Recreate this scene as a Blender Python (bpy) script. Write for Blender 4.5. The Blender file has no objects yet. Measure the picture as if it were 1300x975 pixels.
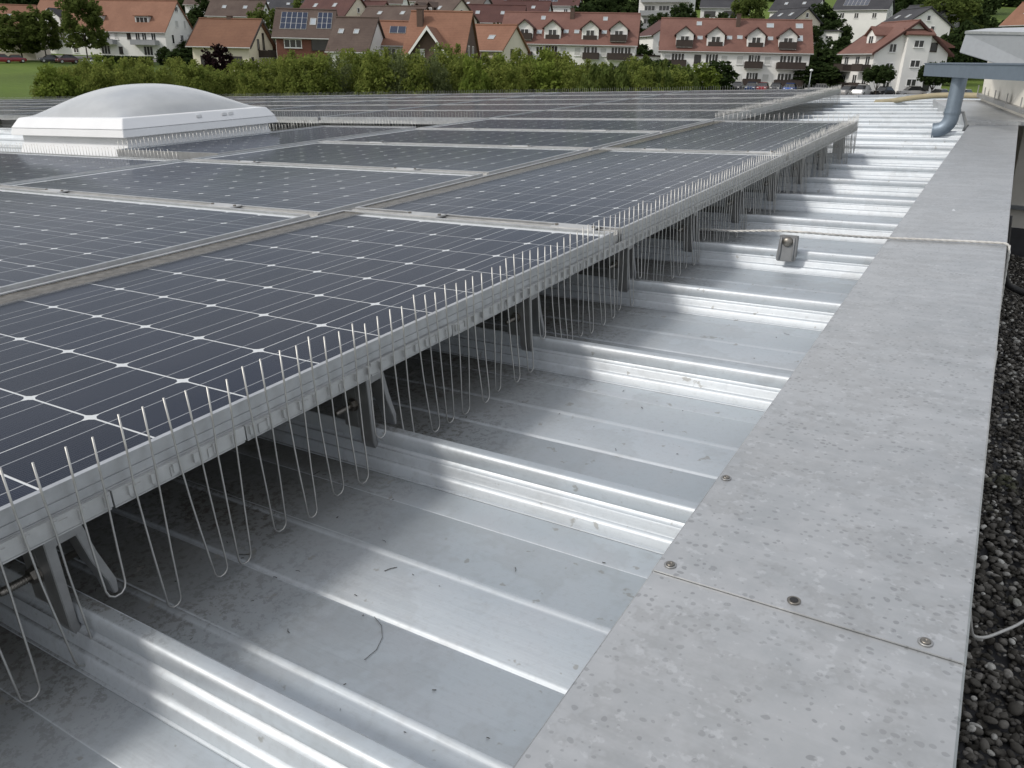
import bpy, bmesh, math, random
from mathutils import Matrix, Vector, Euler, noise
R = math.radians
SC = bpy.context.scene
COL = SC.collection
random.seed(7)

# ------------------------------------------------------------------ camera
# World: z up by gravity.  The metal roof is pitched about 3 degrees; ROOF maps roof coordinates
# (x across towards the coping, y along it, z = 0 at the glass of the modules) into the world.
TILT = Matrix(((0.9989, -0.00067, -0.04685), (-0.00067, 0.99959, -0.0286), (0.04685, 0.0286, 0.99849)))
ROOF = Matrix.Translation((0, 0, 8.0)) @ TILT.to_4x4()
CAM_ROT = Matrix(((0.85694, -0.21258, 0.46954), (0.51493, 0.31311, -0.79801), (0.02262, 0.92562, 0.37778)))
EYE = ROOF @ Vector((0.7376, -1.6097, 0.3637))
cam = bpy.data.cameras.new('camera')
cam.sensor_width = 36.0
FPX = 998.44
cam.lens = 36.0 * FPX / 1300.0
cam.clip_start = 0.02
cam.clip_end = 5000
camo = bpy.data.objects.new('camera', cam)
camo.matrix_world = Matrix.Translation(EYE) @ CAM_ROT.to_4x4()
COL.objects.link(camo)
SC.camera = camo

# ------------------------------------------------------------------ sky and sun
SUN_DIR = Vector((-0.613, -0.79, 0.0)) * math.cos(R(39)) + Vector((0, 0, math.sin(R(39))))
world = bpy.data.worlds.new('World')
SC.world = world
world.use_nodes = True
wn = world.node_tree.nodes; wl = world.node_tree.links
for n in list(wn): wn.remove(n)
wo = wn.new('ShaderNodeOutputWorld'); bg = wn.new('ShaderNodeBackground')
sky = wn.new('ShaderNodeTexSky'); sky.sky_type = 'NISHITA'; sky.sun_disc = False
sky.sun_elevation = R(39); sky.sun_rotation = math.atan2(SUN_DIR.x, SUN_DIR.y)
sky.air_density = 1.0; sky.dust_density = 2.0
tc = wn.new('ShaderNodeTexCoord')
mp = wn.new('ShaderNodeMapping'); mp.inputs['Scale'].default_value = (1, 1, 2.2)
nz = wn.new('ShaderNodeTexNoise'); nz.inputs['Scale'].default_value = 1.9; nz.inputs['Detail'].default_value = 7
nz.inputs['Roughness'].default_value = 0.55
cr = wn.new('ShaderNodeValToRGB'); cr.color_ramp.elements[0].position = 0.30; cr.color_ramp.elements[1].position = 0.62
mx = wn.new('ShaderNodeMixRGB'); mx.inputs[2].default_value = (8.0, 8.0, 8.05, 1)
wl.new(tc.outputs['Generated'], mp.inputs['Vector']); wl.new(mp.outputs[0], nz.inputs['Vector'])
wl.new(nz.outputs['Fac'], cr.inputs[0]); wl.new(cr.outputs[0], mx.inputs[0])
wl.new(sky.outputs[0], mx.inputs[1]); wl.new(mx.outputs[0], bg.inputs['Color'])
bg.inputs['Strength'].default_value = 0.125
wl.new(bg.outputs[0], wo.inputs['Surface'])
sun = bpy.data.lights.new('sun', 'SUN'); sun.energy = 2.0; sun.angle = R(6); sun.color = (1.0, 0.955, 0.89)
suno = bpy.data.objects.new('sun', sun); suno.rotation_euler = SUN_DIR.to_track_quat('Z', 'Y').to_euler()
suno.location = (0, 0, 60)
COL.objects.link(suno)
SC.view_settings.view_transform = 'Standard'
SC.view_settings.look = 'None'
SC.view_settings.exposure = 0.0
SC.view_settings.gamma = 1.0
SC.cycles.max_bounces = 6; SC.cycles.transparent_max_bounces = 12
SC.cycles.use_denoising = True
SC.cycles.sample_clamp_indirect = 6.0

# ------------------------------------------------------------------ helpers
class MB:
    """collects geometry, then builds ONE mesh"""
    def __init__(s): s.v = []; s.f = []; s.sm = False
    def add(s, vs, fs, m=None):
        o = len(s.v)
        s.v += [tuple(m @ Vector(p)) if m else tuple(p) for p in vs]
        s.f += [tuple(i + o for i in f) for f in fs]
        return s
    def box(s, x0, x1, y0, y1, z0, z1, m=None):
        return s.add([(x0,y0,z0),(x1,y0,z0),(x1,y1,z0),(x0,y1,z0),(x0,y0,z1),(x1,y0,z1),(x1,y1,z1),(x0,y1,z1)],
                     [(0,3,2,1),(4,5,6,7),(0,1,5,4),(1,2,6,5),(2,3,7,6),(3,0,4,7)], m)
    def quad(s, a, b, c, d): return s.add([a, b, c, d], [(0,1,2,3)])
    def prism(s, poly, ax, a, b, m=None):
        """poly: 2-D points; extruded along axis ax from a to b"""
        n = len(poly)
        def p3(p, t):
            return (t, p[0], p[1]) if ax == 0 else ((p[0], t, p[1]) if ax == 1 else (p[0], p[1], t))
        vs = [p3(p, a) for p in poly] + [p3(p, b) for p in poly]
        fs = [tuple(range(n))[::-1], tuple(range(n, 2*n))] + [(i, (i+1) % n, (i+1) % n + n, i + n) for i in range(n)]
        return s.add(vs, fs, m)
    def tube(s, pts, r, n=6, cap=True, m=None):
        pts = [Vector(p) for p in pts]; rs = r if isinstance(r, (list, tuple)) else [r]*len(pts)
        vs = []; fs = []; prev = None
        for i, p in enumerate(pts):
            t = (pts[min(i+1, len(pts)-1)] - pts[max(i-1, 0)]).normalized()
            if prev is None:
                a = t.orthogonal().normalized()
            else:
                a = (prev - t * prev.dot(t)).normalized()
            prev = a; b = t.cross(a)
            for k in range(n):
                an = 2*math.pi*k/n
                vs.append(tuple(p + (a*math.cos(an) + b*math.sin(an)) * rs[i]))
        for i in range(len(pts)-1):
            for k in range(n):
                fs.append((i*n+k, i*n+(k+1) % n, (i+1)*n+(k+1) % n, (i+1)*n+k))
        if cap:
            fs.append(tuple(range(n))[::-1]); fs.append(tuple(range((len(pts)-1)*n, len(pts)*n)))
        return s.add(vs, fs, m)
    def lathe(s, prof, n=12, m=None):
        vs = [(r*math.cos(2*math.pi*k/n), r*math.sin(2*math.pi*k/n), z) for r, z in prof for k in range(n)]
        fs = [(i*n+k, i*n+(k+1) % n, (i+1)*n+(k+1) % n, (i+1)*n+k) for i in range(len(prof)-1) for k in range(n)]
        fs.append(tuple(range(n))[::-1]); fs.append(tuple(range((len(prof)-1)*n, len(prof)*n)))
        return s.add(vs, fs, m)
    def mesh(s, name, mat=None, smooth=False, bevel=0):
        me = bpy.data.meshes.new(name); me.from_pydata(s.v, [], s.f)
        if bevel:
            bm = bmesh.new(); bm.from_mesh(me)
            bmesh.ops.bevel(bm, geom=bm.edges[:], offset=bevel, segments=2, affect='EDGES', clamp_overlap=True)
            bm.to_mesh(me); bm.free()
        if mat: me.materials.append(mat)
        if smooth: me.polygons.foreach_set('use_smooth', [True]*len(me.polygons))
        me.update()
        return me
    def build(s, name, mat, parent=None, smooth=False, bevel=0, xf=None):
        return obj(name, s.mesh(name, mat, smooth, bevel), parent, xf)

def obj(name, me, parent=None, xf=None):
    o = bpy.data.objects.new(name, me); COL.objects.link(o)
    if parent: o.parent = parent
    if xf is not None:
        if parent: o.matrix_local = xf
        else: o.matrix_world = xf
    return o
def tag(o, label=None, cat=None, group=None, kind=None):
    if label: o['label'] = label
    if cat: o['category'] = cat
    if group: o['group'] = group
    if kind: o['kind'] = kind
    return o
def thing(name, label, cat, xf=Matrix(), group=None):
    o = bpy.data.objects.new(name, None); COL.objects.link(o); o.matrix_world = xf; o.empty_display_size = 0.1
    return tag(o, label, cat, group)
def at(x, y, z): return Matrix.Translation((x, y, z))
def roof_at(x, y, z): return ROOF @ at(x, y, z)
ORD = ['first','second','third','fourth','fifth','sixth','seventh','eighth','ninth','tenth','eleventh','twelfth','thirteenth',
       'fourteenth','fifteenth','sixteenth','seventeenth','eighteenth','nineteenth','twentieth']
def ordinal(i):
    if i < 20: return ORD[i]
    n = i + 1; suf = 'th' if n % 100 in (11,12,13) else {1:'st',2:'nd',3:'rd'}.get(n % 10, 'th')
    return '%d%s' % (n, suf)

# ------------------------------------------------------------------ materials
class NT:
    def __init__(s, name):
        s.m = bpy.data.materials.new(name); s.m.use_nodes = True
        s.n = s.m.node_tree.nodes; s.l = s.m.node_tree.links
        s.b = s.n['Principled BSDF']; s.out = s.n['Material Output']
    def new(s, t, **kw):
        n = s.n.new(t)
        for k, v in kw.items(): setattr(n, k, v)
        return n
    def put(s, sock, val):
        if hasattr(val, 'links') or isinstance(val, bpy.types.NodeSocket): s.l.new(val, sock)
        else: sock.default_value = val
    def coords(s, kind='Object', scale=(1,1,1)):
        t = s.new('ShaderNodeTexCoord'); m = s.new('ShaderNodeMapping'); m.inputs['Scale'].default_value = scale
        s.l.new(t.outputs[kind], m.inputs[0]); return m.outputs[0]
    def world(s, scale=(1,1,1)):
        t = s.new('ShaderNodeNewGeometry'); m = s.new('ShaderNodeMapping'); m.inputs['Scale'].default_value = scale
        s.l.new(t.outputs['Position'], m.inputs[0]); return m.outputs[0]
    def noise(s, vec, scale, detail=4, rough=0.5):
        n = s.new('ShaderNodeTexNoise'); n.inputs['Scale'].default_value = scale; n.inputs['Detail'].default_value = detail
        n.inputs['Roughness'].default_value = rough; s.l.new(vec, n.inputs['Vector']); return n.outputs['Fac']
    def vor(s, vec, scale, feature='F1', out='Distance'):
        n = s.new('ShaderNodeTexVoronoi', feature=feature); n.inputs['Scale'].default_value = scale; s.l.new(vec, n.inputs['Vector']); return n.outputs[out]
    def ramp(s, fac, stops):
        n = s.new('ShaderNodeValToRGB'); e = n.color_ramp.elements
        while len(e) < len(stops): e.new(0.5)
        for i, (p, c) in enumerate(stops):
            e[i].position = p; e[i].color = (c, c, c, 1) if not isinstance(c, tuple) else (*c, 1)
        s.put(n.inputs[0], fac); return n.outputs[0]
    def mix(s, fac, a, b, mode='MIX'):
        n = s.new('ShaderNodeMixRGB', blend_type=mode); s.put(n.inputs[0], fac)
        for i, c in ((1, a), (2, b)):
            s.put(n.inputs[i], (*c, 1) if isinstance(c, tuple) and len(c) == 3 else c)
        return n.outputs[0]
    def math(s, op, a, b=0.0, c=None):
        n = s.new('ShaderNodeMath', operation=op); s.put(n.inputs[0], a); s.put(n.inputs[1], b)
        if c is not None: s.put(n.inputs[2], c)
        return n.outputs[0]
    def sep(s, v):
        n = s.new('ShaderNodeSeparateXYZ'); s.l.new(v, n.inputs[0]); return n.outputs
    def bump(s, h, strength=0.3, dist=0.01, normal=None):
        n = s.new('ShaderNodeBump'); n.inputs['Strength'].default_value = strength; n.inputs['Distance'].default_value = dist
        s.l.new(h, n.inputs['Height'])
        if normal is not None: s.l.new(normal, n.inputs['Normal'])
        s.l.new(n.outputs[0], s.b.inputs['Normal']); return n.outputs[0]
    def set(s, **kw):
        for k, v in kw.items():
            k = k.replace('_', ' ').title() if k != 'IOR' else k
            k = {'Color':'Base Color','Coat':'Coat Weight','Specular':'Specular IOR Level'}.get(k, k)
            if isinstance(v, tuple) and len(v) == 3: v = (*v, 1)
            s.put(s.b.inputs[k], v)
        return s

def plain(name, c, rough=0.6, metal=0.0, var=0.15, scale=6.0, bump=0.0, coat=0.0):
    t = NT(name); v = t.coords(); n = t.noise(v, scale, 5, 0.6)
    t.set(color=t.mix(t.ramp(n, [(0.3, 1-var), (0.7, 1+var*0.4)]), (0,0,0), c, 'MULTIPLY') if False else t.mix(1.0, c, t.ramp(n, [(0.25, 1-var), (0.75, 1.0)]), 'MULTIPLY'),
          roughness=rough, metallic=metal)
    if coat: t.set(coat=coat)
    if bump: t.bump(n, bump, 0.02)
    return t.m

def m_sheet():
    """aluminium roof sheet, dull and dusty"""
    t = NT('roof_sheet_metal'); v = t.world()
    big = t.noise(v, 2.2, 4, 0.55); fine = t.noise(v, 60, 5, 0.65); st = t.noise(t.world((1.5, 30, 30)), 1.2, 4, 0.6)
    mott = t.noise(v, 14, 6, 0.6)
    c = t.mix(t.ramp(big, [(0.3, 0.0), (0.7, 1.0)]), (0.46, 0.505, 0.54), (0.55, 0.59, 0.62))
    c = t.mix(t.ramp(mott, [(0.42, 0.0), (0.68, 0.35)]), c, (0.52, 0.535, 0.56))
    # dust and lichen that gathers under the modules, brownish specks; under-module shade painted in
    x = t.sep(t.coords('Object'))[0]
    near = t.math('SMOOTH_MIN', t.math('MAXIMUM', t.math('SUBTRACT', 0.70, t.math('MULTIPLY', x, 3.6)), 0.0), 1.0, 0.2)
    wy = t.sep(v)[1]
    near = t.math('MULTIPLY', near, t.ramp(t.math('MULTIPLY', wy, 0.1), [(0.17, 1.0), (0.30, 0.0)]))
    speck = t.ramp(t.noise(v, 95, 5, 0.75), [(0.50, 0.0), (0.57, 1.0)])
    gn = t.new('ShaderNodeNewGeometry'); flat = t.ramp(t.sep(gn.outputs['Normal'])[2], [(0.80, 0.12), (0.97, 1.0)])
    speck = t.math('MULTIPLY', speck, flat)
    dirt = t.math('MULTIPLY', speck, t.math('MULTIPLY', near, t.ramp(t.noise(v, 5, 4, 0.6), [(0.35, 0.15), (0.65, 1.0)])))
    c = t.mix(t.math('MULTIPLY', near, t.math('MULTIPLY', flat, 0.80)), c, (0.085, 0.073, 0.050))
    c = t.mix(t.math('MULTIPLY', t.math('SUBTRACT', 1.0, flat), 0.35), c, (0.76, 0.78, 0.80))  # rib flanks: cleaner metal, lightened further to paint in the sky glare
    c = t.mix(dirt, c, (0.07, 0.06, 0.045))
    stain = t.ramp(t.noise(v, 3.2, 5, 0.7), [(0.50, 0.0), (0.53, 0.16), (0.60, 0.05)])
    c = t.mix(stain, c, (0.30, 0.30, 0.29))
    c = t.mix(t.ramp(t.noise(v, 130, 4, 0.7), [(0.52, 0.0), (0.68, 0.18)]), c, (0.34, 0.345, 0.34))
    spl = t.ramp(t.noise(v, 40, 3, 0.6), [(0.67, 0.0), (0.70, 0.55)])
    c = t.mix(spl, c, (0.28, 0.27, 0.24))
    rough = t.math('ADD', 0.50, t.math('MULTIPLY', fine, 0.18))
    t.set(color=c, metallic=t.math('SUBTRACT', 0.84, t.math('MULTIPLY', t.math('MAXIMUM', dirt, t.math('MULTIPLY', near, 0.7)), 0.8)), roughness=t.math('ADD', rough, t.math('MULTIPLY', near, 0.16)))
    h = t.math('ADD', t.math('ADD', t.math('MULTIPLY', st, 0.5), t.math('MULTIPLY', t.noise(t.world((3, 6, 3)), 1.0, 3, 0.5), 0.6)), t.math('MULTIPLY', fine, 0.07))
    t.bump(h, 0.09, 0.02)
    return t.m
def m_coping():
    t = NT('galvanised_coping'); v = t.world()
    vs = t.new('ShaderNodeMapping'); vs.inputs['Scale'].default_value = (118, 132, 118); vs.inputs['Rotation'].default_value = (0, 0, 0.12); t.l.new(v, vs.inputs[0])
    wob = t.noise(v, 40, 3, 0.5)
    addv = t.new('ShaderNodeMixRGB', blend_type='ADD'); addv.inputs[0].default_value = 1.7
    nz = t.new('ShaderNodeTexNoise'); nz.inputs['Scale'].default_value = 60; t.l.new(v, nz.inputs['Vector'])
    t.l.new(vs.outputs[0], addv.inputs[1]); t.l.new(nz.outputs['Color'], addv.inputs[2])
    vo = t.new('ShaderNodeTexVoronoi'); vo.inputs['Scale'].default_value = 1.0; t.l.new(addv.outputs[0], vo.inputs['Vector'])
    rnd = t.sep(vo.outputs['Color'])[0]
    # each spot has its own size, most cells have none
    size = t.math('MULTIPLY', t.math('MAXIMUM', t.math('SUBTRACT', rnd, 0.12), 0.0), 0.50)
    spot = t.ramp(t.math('SUBTRACT', size, vo.outputs['Distance']), [(0.0, 0.0), (0.05, 1.0)])
    big = t.noise(v, 3.0, 5, 0.6); med = t.noise(v, 22, 5, 0.65)
    patch = t.ramp(t.noise(v, 7, 4, 0.6), [(0.35, 0.45), (0.6, 1.0)])
    c = t.mix(t.ramp(big, [(0.3, 0.0), (0.7, 1.0)]), (0.385, 0.40, 0.41), (0.48, 0.49, 0.495))
    c = t.mix(t.ramp(med, [(0.40, 0.0), (0.65, 0.6)]), c, (0.54, 0.545, 0.55))
    c = t.mix(t.math('MULTIPLY', t.math('MULTIPLY', spot, patch), 0.58), c, (0.235, 0.24, 0.245))
    st2 = t.ramp(t.noise(v, 4.5, 6, 0.72), [(0.49, 0.0), (0.515, 0.30), (0.58, 0.06)])
    c = t.mix(st2, c, (0.30, 0.30, 0.295))
    run = t.ramp(t.noise(t.world((2.0, 28, 4)), 1.0, 5, 0.65), [(0.52, 0.0), (0.72, 0.35)])
    c = t.mix(run, c, (0.60, 0.61, 0.62))
    flk = t.ramp(t.noise(v, 75, 4, 0.6), [(0.60, 0.0), (0.66, 0.35)])
    c = t.mix(flk, c, (0.66, 0.67, 0.68))
    ch = t.ramp(t.noise(t.world((26, 9, 9)), 1.0, 4, 0.55), [(0.745, 0.0), (0.755, 1.0)])
    c = t.mix(ch, c, (0.74, 0.75, 0.76))
    t.set(color=c, metallic=0.75, roughness=t.math('ADD', 0.36, t.math('MULTIPLY', med, 0.14)))
    t.bump(t.math('ADD', big, t.math('MULTIPLY', med, 0.05)), 0.05, 0.03)
    return t.m
def m_alu(name, c, rough=0.35, metal=0.9, var=0.25):
    t = NT(name); v = t.coords('Object', (1, 1, 1)); n = t.noise(v, 35, 5, 0.65); b = t.noise(v, 3, 4, 0.6)
    col = t.mix(1.0, c, t.ramp(t.math('ADD', t.math('MULTIPLY', n, 0.6), t.math('MULTIPLY', b, 0.4)), [(0.3, 1-var), (0.65, 1.0)]), 'MULTIPLY')
    t.set(color=col, metallic=metal, roughness=t.math('ADD', rough, t.math('MULTIPLY', n, 0.15)))
    return t.m
def m_cell():
    """mono cell: dark blue-grey, two silver bus bars and fine fingers"""
    t = NT('solar_cell'); p = t.coords('Object'); x, y, z = t.sep(p)
    bus = t.math('LESS_THAN', t.math('ABSOLUTE', t.math('SUBTRACT', t.math('ABSOLUTE', x), 0.0305)), 0.0007)
    fr = t.math('FRACT', t.math('MULTIPLY', y, 1/0.0026))
    fing = t.math('LESS_THAN', fr, 0.11)
    oi = t.new('ShaderNodeObjectInfo')
    base = t.mix(oi.outputs['Random'], (0.006, 0.011, 0.028), (0.010, 0.016, 0.038))
    base = t.mix(t.math('MULTIPLY', fing, 0.32), base, (0.20, 0.21, 0.23))
    base = t.mix(bus, base, (0.42, 0.43, 0.45))
    t.set(color=base, roughness=0.4, metallic=0.0, specular=0.12)
    return t.m
def m_far_cells():
    """far modules: the cell pattern, too small to pick apart there"""
    t = NT('far_cells'); p = t.coords('Object'); x, y, z = t.sep(p)
    fx = t.math('ABSOLUTE', t.math('SUBTRACT', t.math('FRACT', t.math('MULTIPLY', t.math('ADD', x, 0.384), 1/0.128)), 0.5))
    fy = t.math('ABSOLUTE', t.math('SUBTRACT', t.math('FRACT', t.math('MULTIPLY', t.math('ADD', y, 0.786), 1/0.131)), 0.5))
    gap = t.math('GREATER_THAN', t.math('MAXIMUM', fx, fy), 0.491)
    dia = t.math('GREATER_THAN', t.math('ADD', fx, fy), 0.92)
    g = t.math('MAXIMUM', gap, dia)
    t.set(color=t.mix(g, (0.010, 0.013, 0.024), (0.72, 0.73, 0.74)), roughness=0.4, specular=0.12)
    return t.m
def m_glass(name, dirt_edge=False):
    """solar glass: clear pane that mirrors the sky at a low angle, with a film of dust"""
    t = NT(name); p = t.coords('Object'); w = t.world()
    lw = t.new('ShaderNodeFresnel'); lw.inputs['IOR'].default_value = 1.27
    gl = t.new('ShaderNodeBsdfGlossy'); gl.inputs['Roughness'].default_value = 0.10; gl.inputs['Color'].default_value = (0.80, 0.84, 0.90, 1)
    nb = t.new('ShaderNodeBump'); nb.inputs['Strength'].default_value = 0.02; nb.inputs['Distance'].default_value = 0.01
    t.l.new(t.noise(w, 6, 3), nb.inputs['Height']); t.l.new(nb.outputs[0], gl.inputs['Normal'])
    tr = t.new('ShaderNodeBsdfTransparent'); tr.inputs['Color'].default_value = (0.93, 0.94, 0.94, 1)
    di = t.new('ShaderNodeBsdfDiffuse')
    dust = t.ramp(t.noise(w, 9, 6, 0.65), [(0.3, 0.004), (0.75, 0.026)])
    dc = (0.30, 0.30, 0.30, 1)
    fac = dust
    if dirt_edge:
        x = t.sep(p)[0]
        e = t.math('MULTIPLY_ADD', x, -1.0, -0.343)            # metres into the strip by the left frame
        e = t.math('MULTIPLY', t.math('ADD', e, t.math('MULTIPLY', t.noise(w, 30, 4, 0.6), 0.012)), 55)
        e = t.math('MINIMUM', t.math('MAXIMUM', e, 0.0), 0.92)
        fac = t.math('MAXIMUM', dust, e)
        dcn = t.mix(t.ramp(t.noise(w, 60, 4, 0.6), [(0.35, 0.0), (0.65, 1.0)]), (0.07, 0.062, 0.050), (0.15, 0.138, 0.118))
        t.l.new(t.mix(e, (0.30, 0.30, 0.30), dcn), di.inputs['Color'])
    else:
        di.inputs['Color'].default_value = dc
    m1 = t.new('ShaderNodeMixShader'); m2 = t.new('ShaderNodeMixShader')
    t.put(m1.inputs[0], fac); t.l.new(tr.outputs[0], m1.inputs[1]); t.l.new(di.outputs[0], m1.inputs[2])
    t.l.new(t.math('MULTIPLY', lw.outputs[0], 0.36), m2.inputs[0]); t.l.new(m1.outputs[0], m2.inputs[1]); t.l.new(gl.outputs[0], m2.inputs[2])
    t.l.new(m2.outputs[0], t.out.inputs['Surface'])
    return t.m
def m_tiles(name, c, c2, row=0.35):
    """roof tiles seen from far off: courses and a weathered mix of tones"""
    t = NT(name); p = t.coords('Object'); w = t.world()
    x, y, z = t.sep(p)
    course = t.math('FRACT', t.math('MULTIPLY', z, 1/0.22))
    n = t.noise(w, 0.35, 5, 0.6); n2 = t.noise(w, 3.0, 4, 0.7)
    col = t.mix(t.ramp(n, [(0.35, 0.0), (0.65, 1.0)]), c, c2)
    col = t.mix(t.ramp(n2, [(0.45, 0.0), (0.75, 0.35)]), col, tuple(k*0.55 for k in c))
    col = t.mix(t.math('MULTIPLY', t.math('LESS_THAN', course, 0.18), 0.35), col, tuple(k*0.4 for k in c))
    t.set(color=col, roughness=0.75, specular=0.25)
    t.bump(course, 0.4, 0.04)
    return t.m
def m_leaf(name, c1, c2, c3):
    t = NT(name); w = t.world(); oi = t.new('ShaderNodeObjectInfo')
    geo = t.new('ShaderNodeNewGeometry')
    n = t.noise(w, 0.9, 4, 0.65); n2 = t.noise(w, 7, 2, 0.5)
    col = t.mix(t.ramp(n, [(0.35, 0.0), (0.65, 1.0)]), c1, c2)
    col = t.mix(t.ramp(n2, [(0.45, 0.0), (0.8, 0.8)]), col, c3)
    col = t.mix(t.math('MULTIPLY', oi.outputs['Random'], 0.35), col, c1)
    di = t.new('ShaderNodeBsdfDiffuse'); tl = t.new('ShaderNodeBsdfTranslucent'); mxs = t.new('ShaderNodeMixShader'); mxs.inputs[0].default_value = 0.45
    t.l.new(col, di.inputs['Color']); t.l.new(col, tl.inputs['Color'])
    t.l.new(di.outputs[0], mxs.inputs[1]); t.l.new(tl.outputs[0], mxs.inputs[2]); t.l.new(mxs.outputs[0], t.out.inputs['Surface'])
    return t.m

M = {}
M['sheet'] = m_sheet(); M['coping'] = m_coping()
M['frame'] = m_alu('module_frame', (0.58, 0.59, 0.60), 0.34, 0.85, 0.3)
M['wire'] = m_alu('spring_wire', (0.58, 0.575, 0.55), 0.38, 1.0, 0.35)
M['clip'] = m_alu('guard_strip', (0.58, 0.585, 0.58), 0.42, 0.75, 0.3)
M['bracket'] = m_alu('clamp_alu', (0.42, 0.42, 0.415), 0.4, 0.8, 0.35)
M['holder'] = m_alu('holder_steel', (0.27, 0.275, 0.28), 0.5, 0.6, 0.3)
M['bolt'] = m_alu('bolt_steel', (0.30, 0.28, 0.25), 0.35, 1.0, 0.4)
M['back'] = plain('backsheet', (0.80, 0.81, 0.82), 0.5, 0, 0.06)
M['cell'] = m_cell(); M['farcell'] = m_far_cells()
M['glass'] = m_glass('solar_glass'); M['glass_dirty'] = m_glass('solar_glass_dusty', True)
M['rail'] = m_alu('rail_alu', (0.60, 0.60, 0.59), 0.42, 0.7, 0.3)
M['orange'] = plain('terracotta_clip', (0.30, 0.16, 0.09), 0.7)
M['zinc'] = m_alu('zinc_gutter', (0.225, 0.275, 0.33), 0.42, 0.55, 0.2)
M['fascia'] = m_alu('fascia_sheet', (0.36, 0.38, 0.40), 0.45, 0.55, 0.15)
M['render'] = plain('cream_render', (0.72, 0.69, 0.62), 0.9, 0, 0.08, 20, 0.1)
M['plinth'] = plain('dark_plinth', (0.07, 0.07, 0.075), 0.8, 0, 0.3, 12)
M['rope'] = m_alu('conductor_cable', (0.64, 0.63, 0.60), 0.45, 0.35, 0.3)
M['hose'] = plain('beige_hose', (0.36, 0.31, 0.20), 0.7, 0, 0.25, 9)
M['rubber'] = plain('black_rubber', (0.015, 0.015, 0.015), 0.6)
M['domewhite'] = plain('white_plastic', (0.78, 0.79, 0.80), 0.35, 0, 0.08, 5)
def m_dome():
    t = NT('opal_dome'); w = t.world()
    n = t.noise(w, 6, 5, 0.6)
    t.set(color=t.mix(t.ramp(n, [(0.3, 0.0), (0.7, 1.0)]), (0.36, 0.375, 0.385), (0.43, 0.445, 0.455)), roughness=0.22, specular=0.5)
    return t.m
M['dome'] = m_dome()
M['pebble'] = None
def m_pebble():
    t = NT('pebbles'); geo = t.new('ShaderNodeNewGeometry'); w = t.world()
    r = geo.outputs['Random Per Island']
    c = t.ramp(r, [(0.0, (0.04, 0.036, 0.03)), (0.5, (0.10, 0.092, 0.08)), (0.8, (0.19, 0.178, 0.16)), (0.91, (0.30, 0.285, 0.26)), (0.96, (0.55, 0.54, 0.5))])
    c = t.mix(t.ramp(t.noise(w, 130, 3, 0.6), [(0.4, 0.0), (0.7, 0.5)]), c, (0.05, 0.048, 0.04))
    c = t.mix(t.ramp(t.noise(w, 3.5, 4, 0.6), [(0.60, 0.0), (0.72, 0.75)]), c, (0.055, 0.07, 0.012))
    t.set(color=c, roughness=0.8, specular=0.25)
    return t.m
M['pebble'] = m_pebble()
M['debris'] = plain('twig_debris', (0.03, 0.026, 0.02), 0.9)

# ------------------------------------------------------------------ ground
FWD = Vector((-0.46954, 0.79801, 0)).normalized(); RGT = Vector((FWD.y, -FWD.x, 0))
def lerp_tab(t, x):
    if x <= t[0][0]: return t[0][1]
    for (a, va), (b, vb) in zip(t, t[1:]):
        if x <= b:
            k = (x-a)/(b-a); k = k*k*(3-2*k) * 0.5 + k*0.5
            return va + (vb-va)*k
    return t[-1][1]
TER_R = [(-400, -8.3), (45, -8.3), (80, -6.6), (115, -3.9), (135, -3.45), (150, -3.2), (178, -1.3), (205, 3.5), (240, 10), (300, 21), (400, 37), (600, 72), (900, 100), (2500, 110)]
TER_L = [(-400, -8.3), (45, -8.3), (80, -6.8), (120, -4.6), (160, -2.6), (205, -0.6), (240, 4.0), (300, 14), (400, 28), (600, 56), (900, 90), (2500, 105)]
def ground_z(x, y):
    p = Vector((x, y, 0)) - Vector((EYE.x, EYE.y, 0))
    d = p.dot(FWD); s = p.dot(RGT)
    k = min(1, max(0, (s / max(d, 60) + 0.35) / 0.6))
    z = lerp_tab(TER_L, d)*(1-k) + lerp_tab(TER_R, d)*k
    z += 0.25 * noise.noise(Vector((x*0.03, y*0.03, 0))) * min(1, max(0, (d-60)/60))
    return EYE.z + z
def ray(u, v):
    return (CAM_ROT @ Vector(((u-650)/FPX, (487.5-v)/FPX, -1))).normalized()
def sight(u, v, d):
    """world point that lies d metres away (measured on the map, along the view axis) in direction u, v"""
    r = ray(u, v); return EYE + r * (d / r.dot(FWD))
def on_ground(u, d):
    p = sight(u, 90, d); return Vector((p.x, p.y, ground_z(p.x, p.y)))
def facing(u):
    r = ray(u, 90); return math.atan2(-r.x, r.y)

def m_ground():
    t = NT('meadow'); w = t.world()
    n = t.noise(w, 0.06, 5, 0.6); n2 = t.noise(w, 1.2, 5, 0.7); n3 = t.noise(w, 0.015, 3, 0.5)
    c = t.mix(t.ramp(n, [(0.35, 0.0), (0.65, 1.0)]), (0.10, 0.150, 0.032), (0.135, 0.185, 0.042))
    c = t.mix(t.ramp(n2, [(0.4, 0.0), (0.75, 0.6)]), c, (0.065, 0.095, 0.025))
    c = t.mix(t.ramp(n3, [(0.5, 0.0), (0.62, 0.6)]), c, (0.035, 0.055, 0.02))
    t.set(color=c, roughness=0.9, specular=0.1); t.bump(n2, 0.6, 0.3)
    return t.m
def grid_sheet(name, ds, ss, mat, dz=0.0):
    vs = []; fs = []
    for d in ds:
        for s in ss:
            p = Vector((EYE.x, EYE.y, 0)) + FWD*d + RGT*s
            vs.append((p.x, p.y, ground_z(p.x, p.y) + dz))
    n = len(ss)
    for i in range(len(ds)-1):
        for j in range(n-1): fs.append((i*n+j, i*n+j+1, (i+1)*n+j+1, (i+1)*n+j))
    b = MB(); b.add(vs, fs)
    return b.build(name, mat, smooth=True)
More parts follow.
